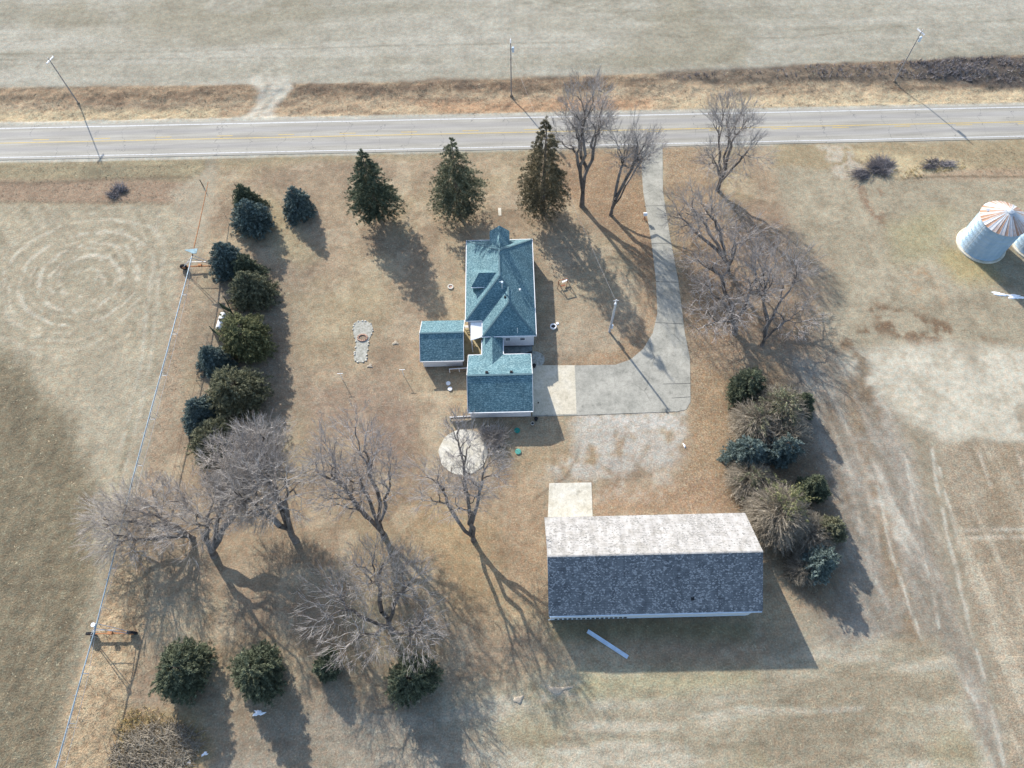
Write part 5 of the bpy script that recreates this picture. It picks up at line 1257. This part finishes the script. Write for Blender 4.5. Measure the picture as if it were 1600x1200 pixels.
# wooden boundary posts
for px, lb in (((371, 296), 'dark wooden fence post nearest the road behind the top spruce'), ((367, 316), 'dark wooden fence post left of the top blue spruce'), ((317, 290), 'thin dark post at the end of the irrigation boom')):
    p = P(*px); tag(MB().tube([(p[0], p[1], -.2), (p[0], p[1], 1.5), (p[0], p[1], 1.56)], [.11, .09, .04], 8).build('fence_post', M['wood']), lb, 'post', 'old wooden posts')
# ornament by the drive
p = P(1006.5, 342.5); o = thing('yard_ornament', 'little white-topped box on a reddish post at the left edge of the driveway', 'yard ornament', (p[0], p[1], 0))
MB().bar((p[0], p[1], 0), (p[0], p[1], 1.1), .1).build('post', M['redwood'], o)
bx = MB().box((p[0]-.22, p[1]-.22, 1.05), (p[0]+.22, p[1]+.22, 1.4)).build('box', M['bluemetal'], o)
MB().roofslab([(p[0]-.34, p[1]-.34, 1.4), (p[0]+.34, p[1]-.34, 1.4), (p[0]+.34, p[1], 1.62), (p[0]-.34, p[1], 1.62)], .04).roofslab([(p[0]-.34, p[1], 1.62), (p[0]+.34, p[1], 1.62), (p[0]+.34, p[1]+.34, 1.4), (p[0]-.34, p[1]+.34, 1.4)], .04).build('roof', M['white'], bx)
for s in (-1, 1): MB().bar((p[0]+s*.4, p[1]-.35, 0), (p[0], p[1], .6), .07).build('brace', M['redwood'], o)
# lawn swing frame
p = P(880, 447); o = thing('lawn_swing', 'reddish wooden lawn swing frame with one white bench plank, beside the house', 'lawn swing', (p[0], p[1], 0))
for s, (dx, dy) in enumerate(((-.85, -.05), (.7, .35))):
    fm = MB()
    for e in (-.55, .55): fm.bar((p[0]+dx+e*.25, p[1]+dy+e, 0), (p[0]+dx, p[1]+dy, 1.7), .09)
    fm.bar((p[0]+dx-.12, p[1]+dy-.4, .6), (p[0]+dx+.12, p[1]+dy+.4, .6), .07); fm.build('side_frame', M['redwood'], o)
MB().bar((p[0]-.9, p[1]-.05, 1.68), (p[0]+.75, p[1]+.35, 1.68), .1).build('top_beam', M['redwood'], o)
MB().bar((p[0]-.2, p[1]+.4, .62), (p[0]+.75, p[1]+.85, .62), .3, .06).build('seat', M['trim'], o)
MB().bar((p[0]-.45, p[1]-.35, .5), (p[0]+.35, p[1]-.1, .5), .3, .06).build('footboard', M['redwood'], o)
# metal strip behind the barn
a, b = P(918, 986, .1), P(981, 1027, .1); st = thing('roofing_strip', 'long pale blue metal strip lying in the barn shadow', 'metal strip', (a[0], a[1], 0))
MB().bar(tuple(a), tuple(b), .48, .04).build('sheet', M['bluemetal'], st)
nrm = np.array([-(b-a)[1], (b-a)[0], 0]); nrm /= np.linalg.norm(nrm)
MB().bar(tuple(a+nrm*.24+[0, 0, .05]), tuple(b+nrm*.24+[0, 0, .05]), .05, .1).build('flange', M['bluemetal'], st); MB().bar(tuple(a-nrm*.24+[0, 0, .05]), tuple(b-nrm*.24+[0, 0, .05]), .05, .1).build('flange', M['bluemetal'], st)
# snow and pale scraps
def blob(name, label, cat, px, rx, ry, rot, mat, seed, h=.12, group=None, n=26):
    rs = np.random.default_rng(seed); p = P(*px); mb = MB(); rings = []
    ang = [2*PI*k/n for k in range(n)]; rr_ = [1+.28*math.sin(3*a+seed)+.18*rs.normal() for a in ang]
    for f, z in ((1, -.03), (.85, h*.7), (.45, h)):
        i = len(mb.v); rings.append(i)
        for a, r_ in zip(ang, rr_):
            x = rx*r_*f*math.cos(a); y = ry*r_*f*math.sin(a); mb.v.append((p[0]+x*math.cos(rot)-y*math.sin(rot), p[1]+x*math.sin(rot)+y*math.cos(rot), z+(rs.normal(0, h*.12) if f < 1 else 0)))
    for q in range(2):
        for k in range(n): mb.f.append([rings[q]+k, rings[q]+(k+1) % n, rings[q+1]+(k+1) % n, rings[q+1]+k])
    mb.f.append([rings[2]+k for k in range(n)])
    return tag(mb.build(name, M[mat], None, True), label, cat, group)
blob('snow_patch', 'white streak of leftover snow on the grass below the grain bins, left piece', 'snow', (1563, 460), 1.5, .32, -.25, 'snow', 1)
blob('snow_patch', 'leftover snow running off the right edge below the grain bins', 'snow', (1588, 464), 1.5, .45, -.1, 'snow', 2)
blob('snow_patch', 'lone flat scrap of pale snow in cedar shade at the bottom', 'snow', (404, 1114), .8, .35, .1, 'snow', 3, .05)
blob('snow_patch', 'upper pale scrap of snow right of the brush pile', 'snow', (320, 1178), .4, .25, .4, 'snow', 4, .05)
blob('snow_patch', 'lowest pale scrap of snow right of the brush pile', 'snow', (295, 1192), .3, .22, .5, 'snow', 5, .05)
blob('rock', 'small flat pale stone heap in the lower field, left of the long rubble smear', 'rock', (811, 1093), .6, .5, .4, 'soil', 6, .12, n=14)
blob('rock', 'long pale rubble smear on the ground left of the barn shadow', 'rock', (873, 1078), 1.6, .5, .1, 'soil', 7, .1, n=20)
blob('rock', 'small white rock on the gravel near the windbreak', 'rock', (1069, 696), .18, .4, .3, 'snow', 8, .15, n=10)
blob('dirt_mound', 'small mound of pale soil right of the stone bed', 'soil', (618, 536), .5, .4, 0, 'soil', 9, .12)
blob('dirt_mound', 'small mound of pale soil at the foot of the stone bed', 'soil', (578, 572), .5, .35, 0, 'soil', 10, .1)

# ------------------------------------------------------------------ camera, light, world
cam = bpy.data.cameras.new('camera'); co = bpy.data.objects.new('camera', cam); link(co)
m3 = Matrix((RT, UP, -FW)).transposed()
co.matrix_world = Matrix.Translation((0, 0, H)) @ m3.to_4x4()
cam.sensor_width = 36; cam.lens = F/1600*36; cam.clip_start = 1; cam.clip_end = 6000
scene.camera = co
sun = bpy.data.lights.new('sun', 'SUN'); so = bpy.data.objects.new('sun', sun); link(so)
sun.energy = 4.0; sun.angle = R(.6); sun.color = (1, .945, .87)
sdv = Vector((SD[0]*math.cos(SUN_EL), SD[1]*math.cos(SUN_EL), -math.sin(SUN_EL)))
so.rotation_euler = sdv.to_track_quat('-Z', 'Y').to_euler(); so.location = (-60, 120, 80)
w = bpy.data.worlds.new('World'); scene.world = w; w.use_nodes = True; nt = w.node_tree
sky = nt.nodes.new('ShaderNodeTexSky'); sky.sky_type = 'NISHITA'; sky.sun_disc = False; sky.sun_elevation = SUN_EL
sky.sun_rotation = (SUN_AZ+PI) % (2*PI)
nt.links.new(sky.outputs[0], nt.nodes['Background'].inputs[0]); nt.nodes['Background'].inputs[1].default_value = .15
vs = scene.view_settings; vs.view_transform = 'Standard'; vs.look = 'None'; vs.exposure = .95; vs.gamma = 1
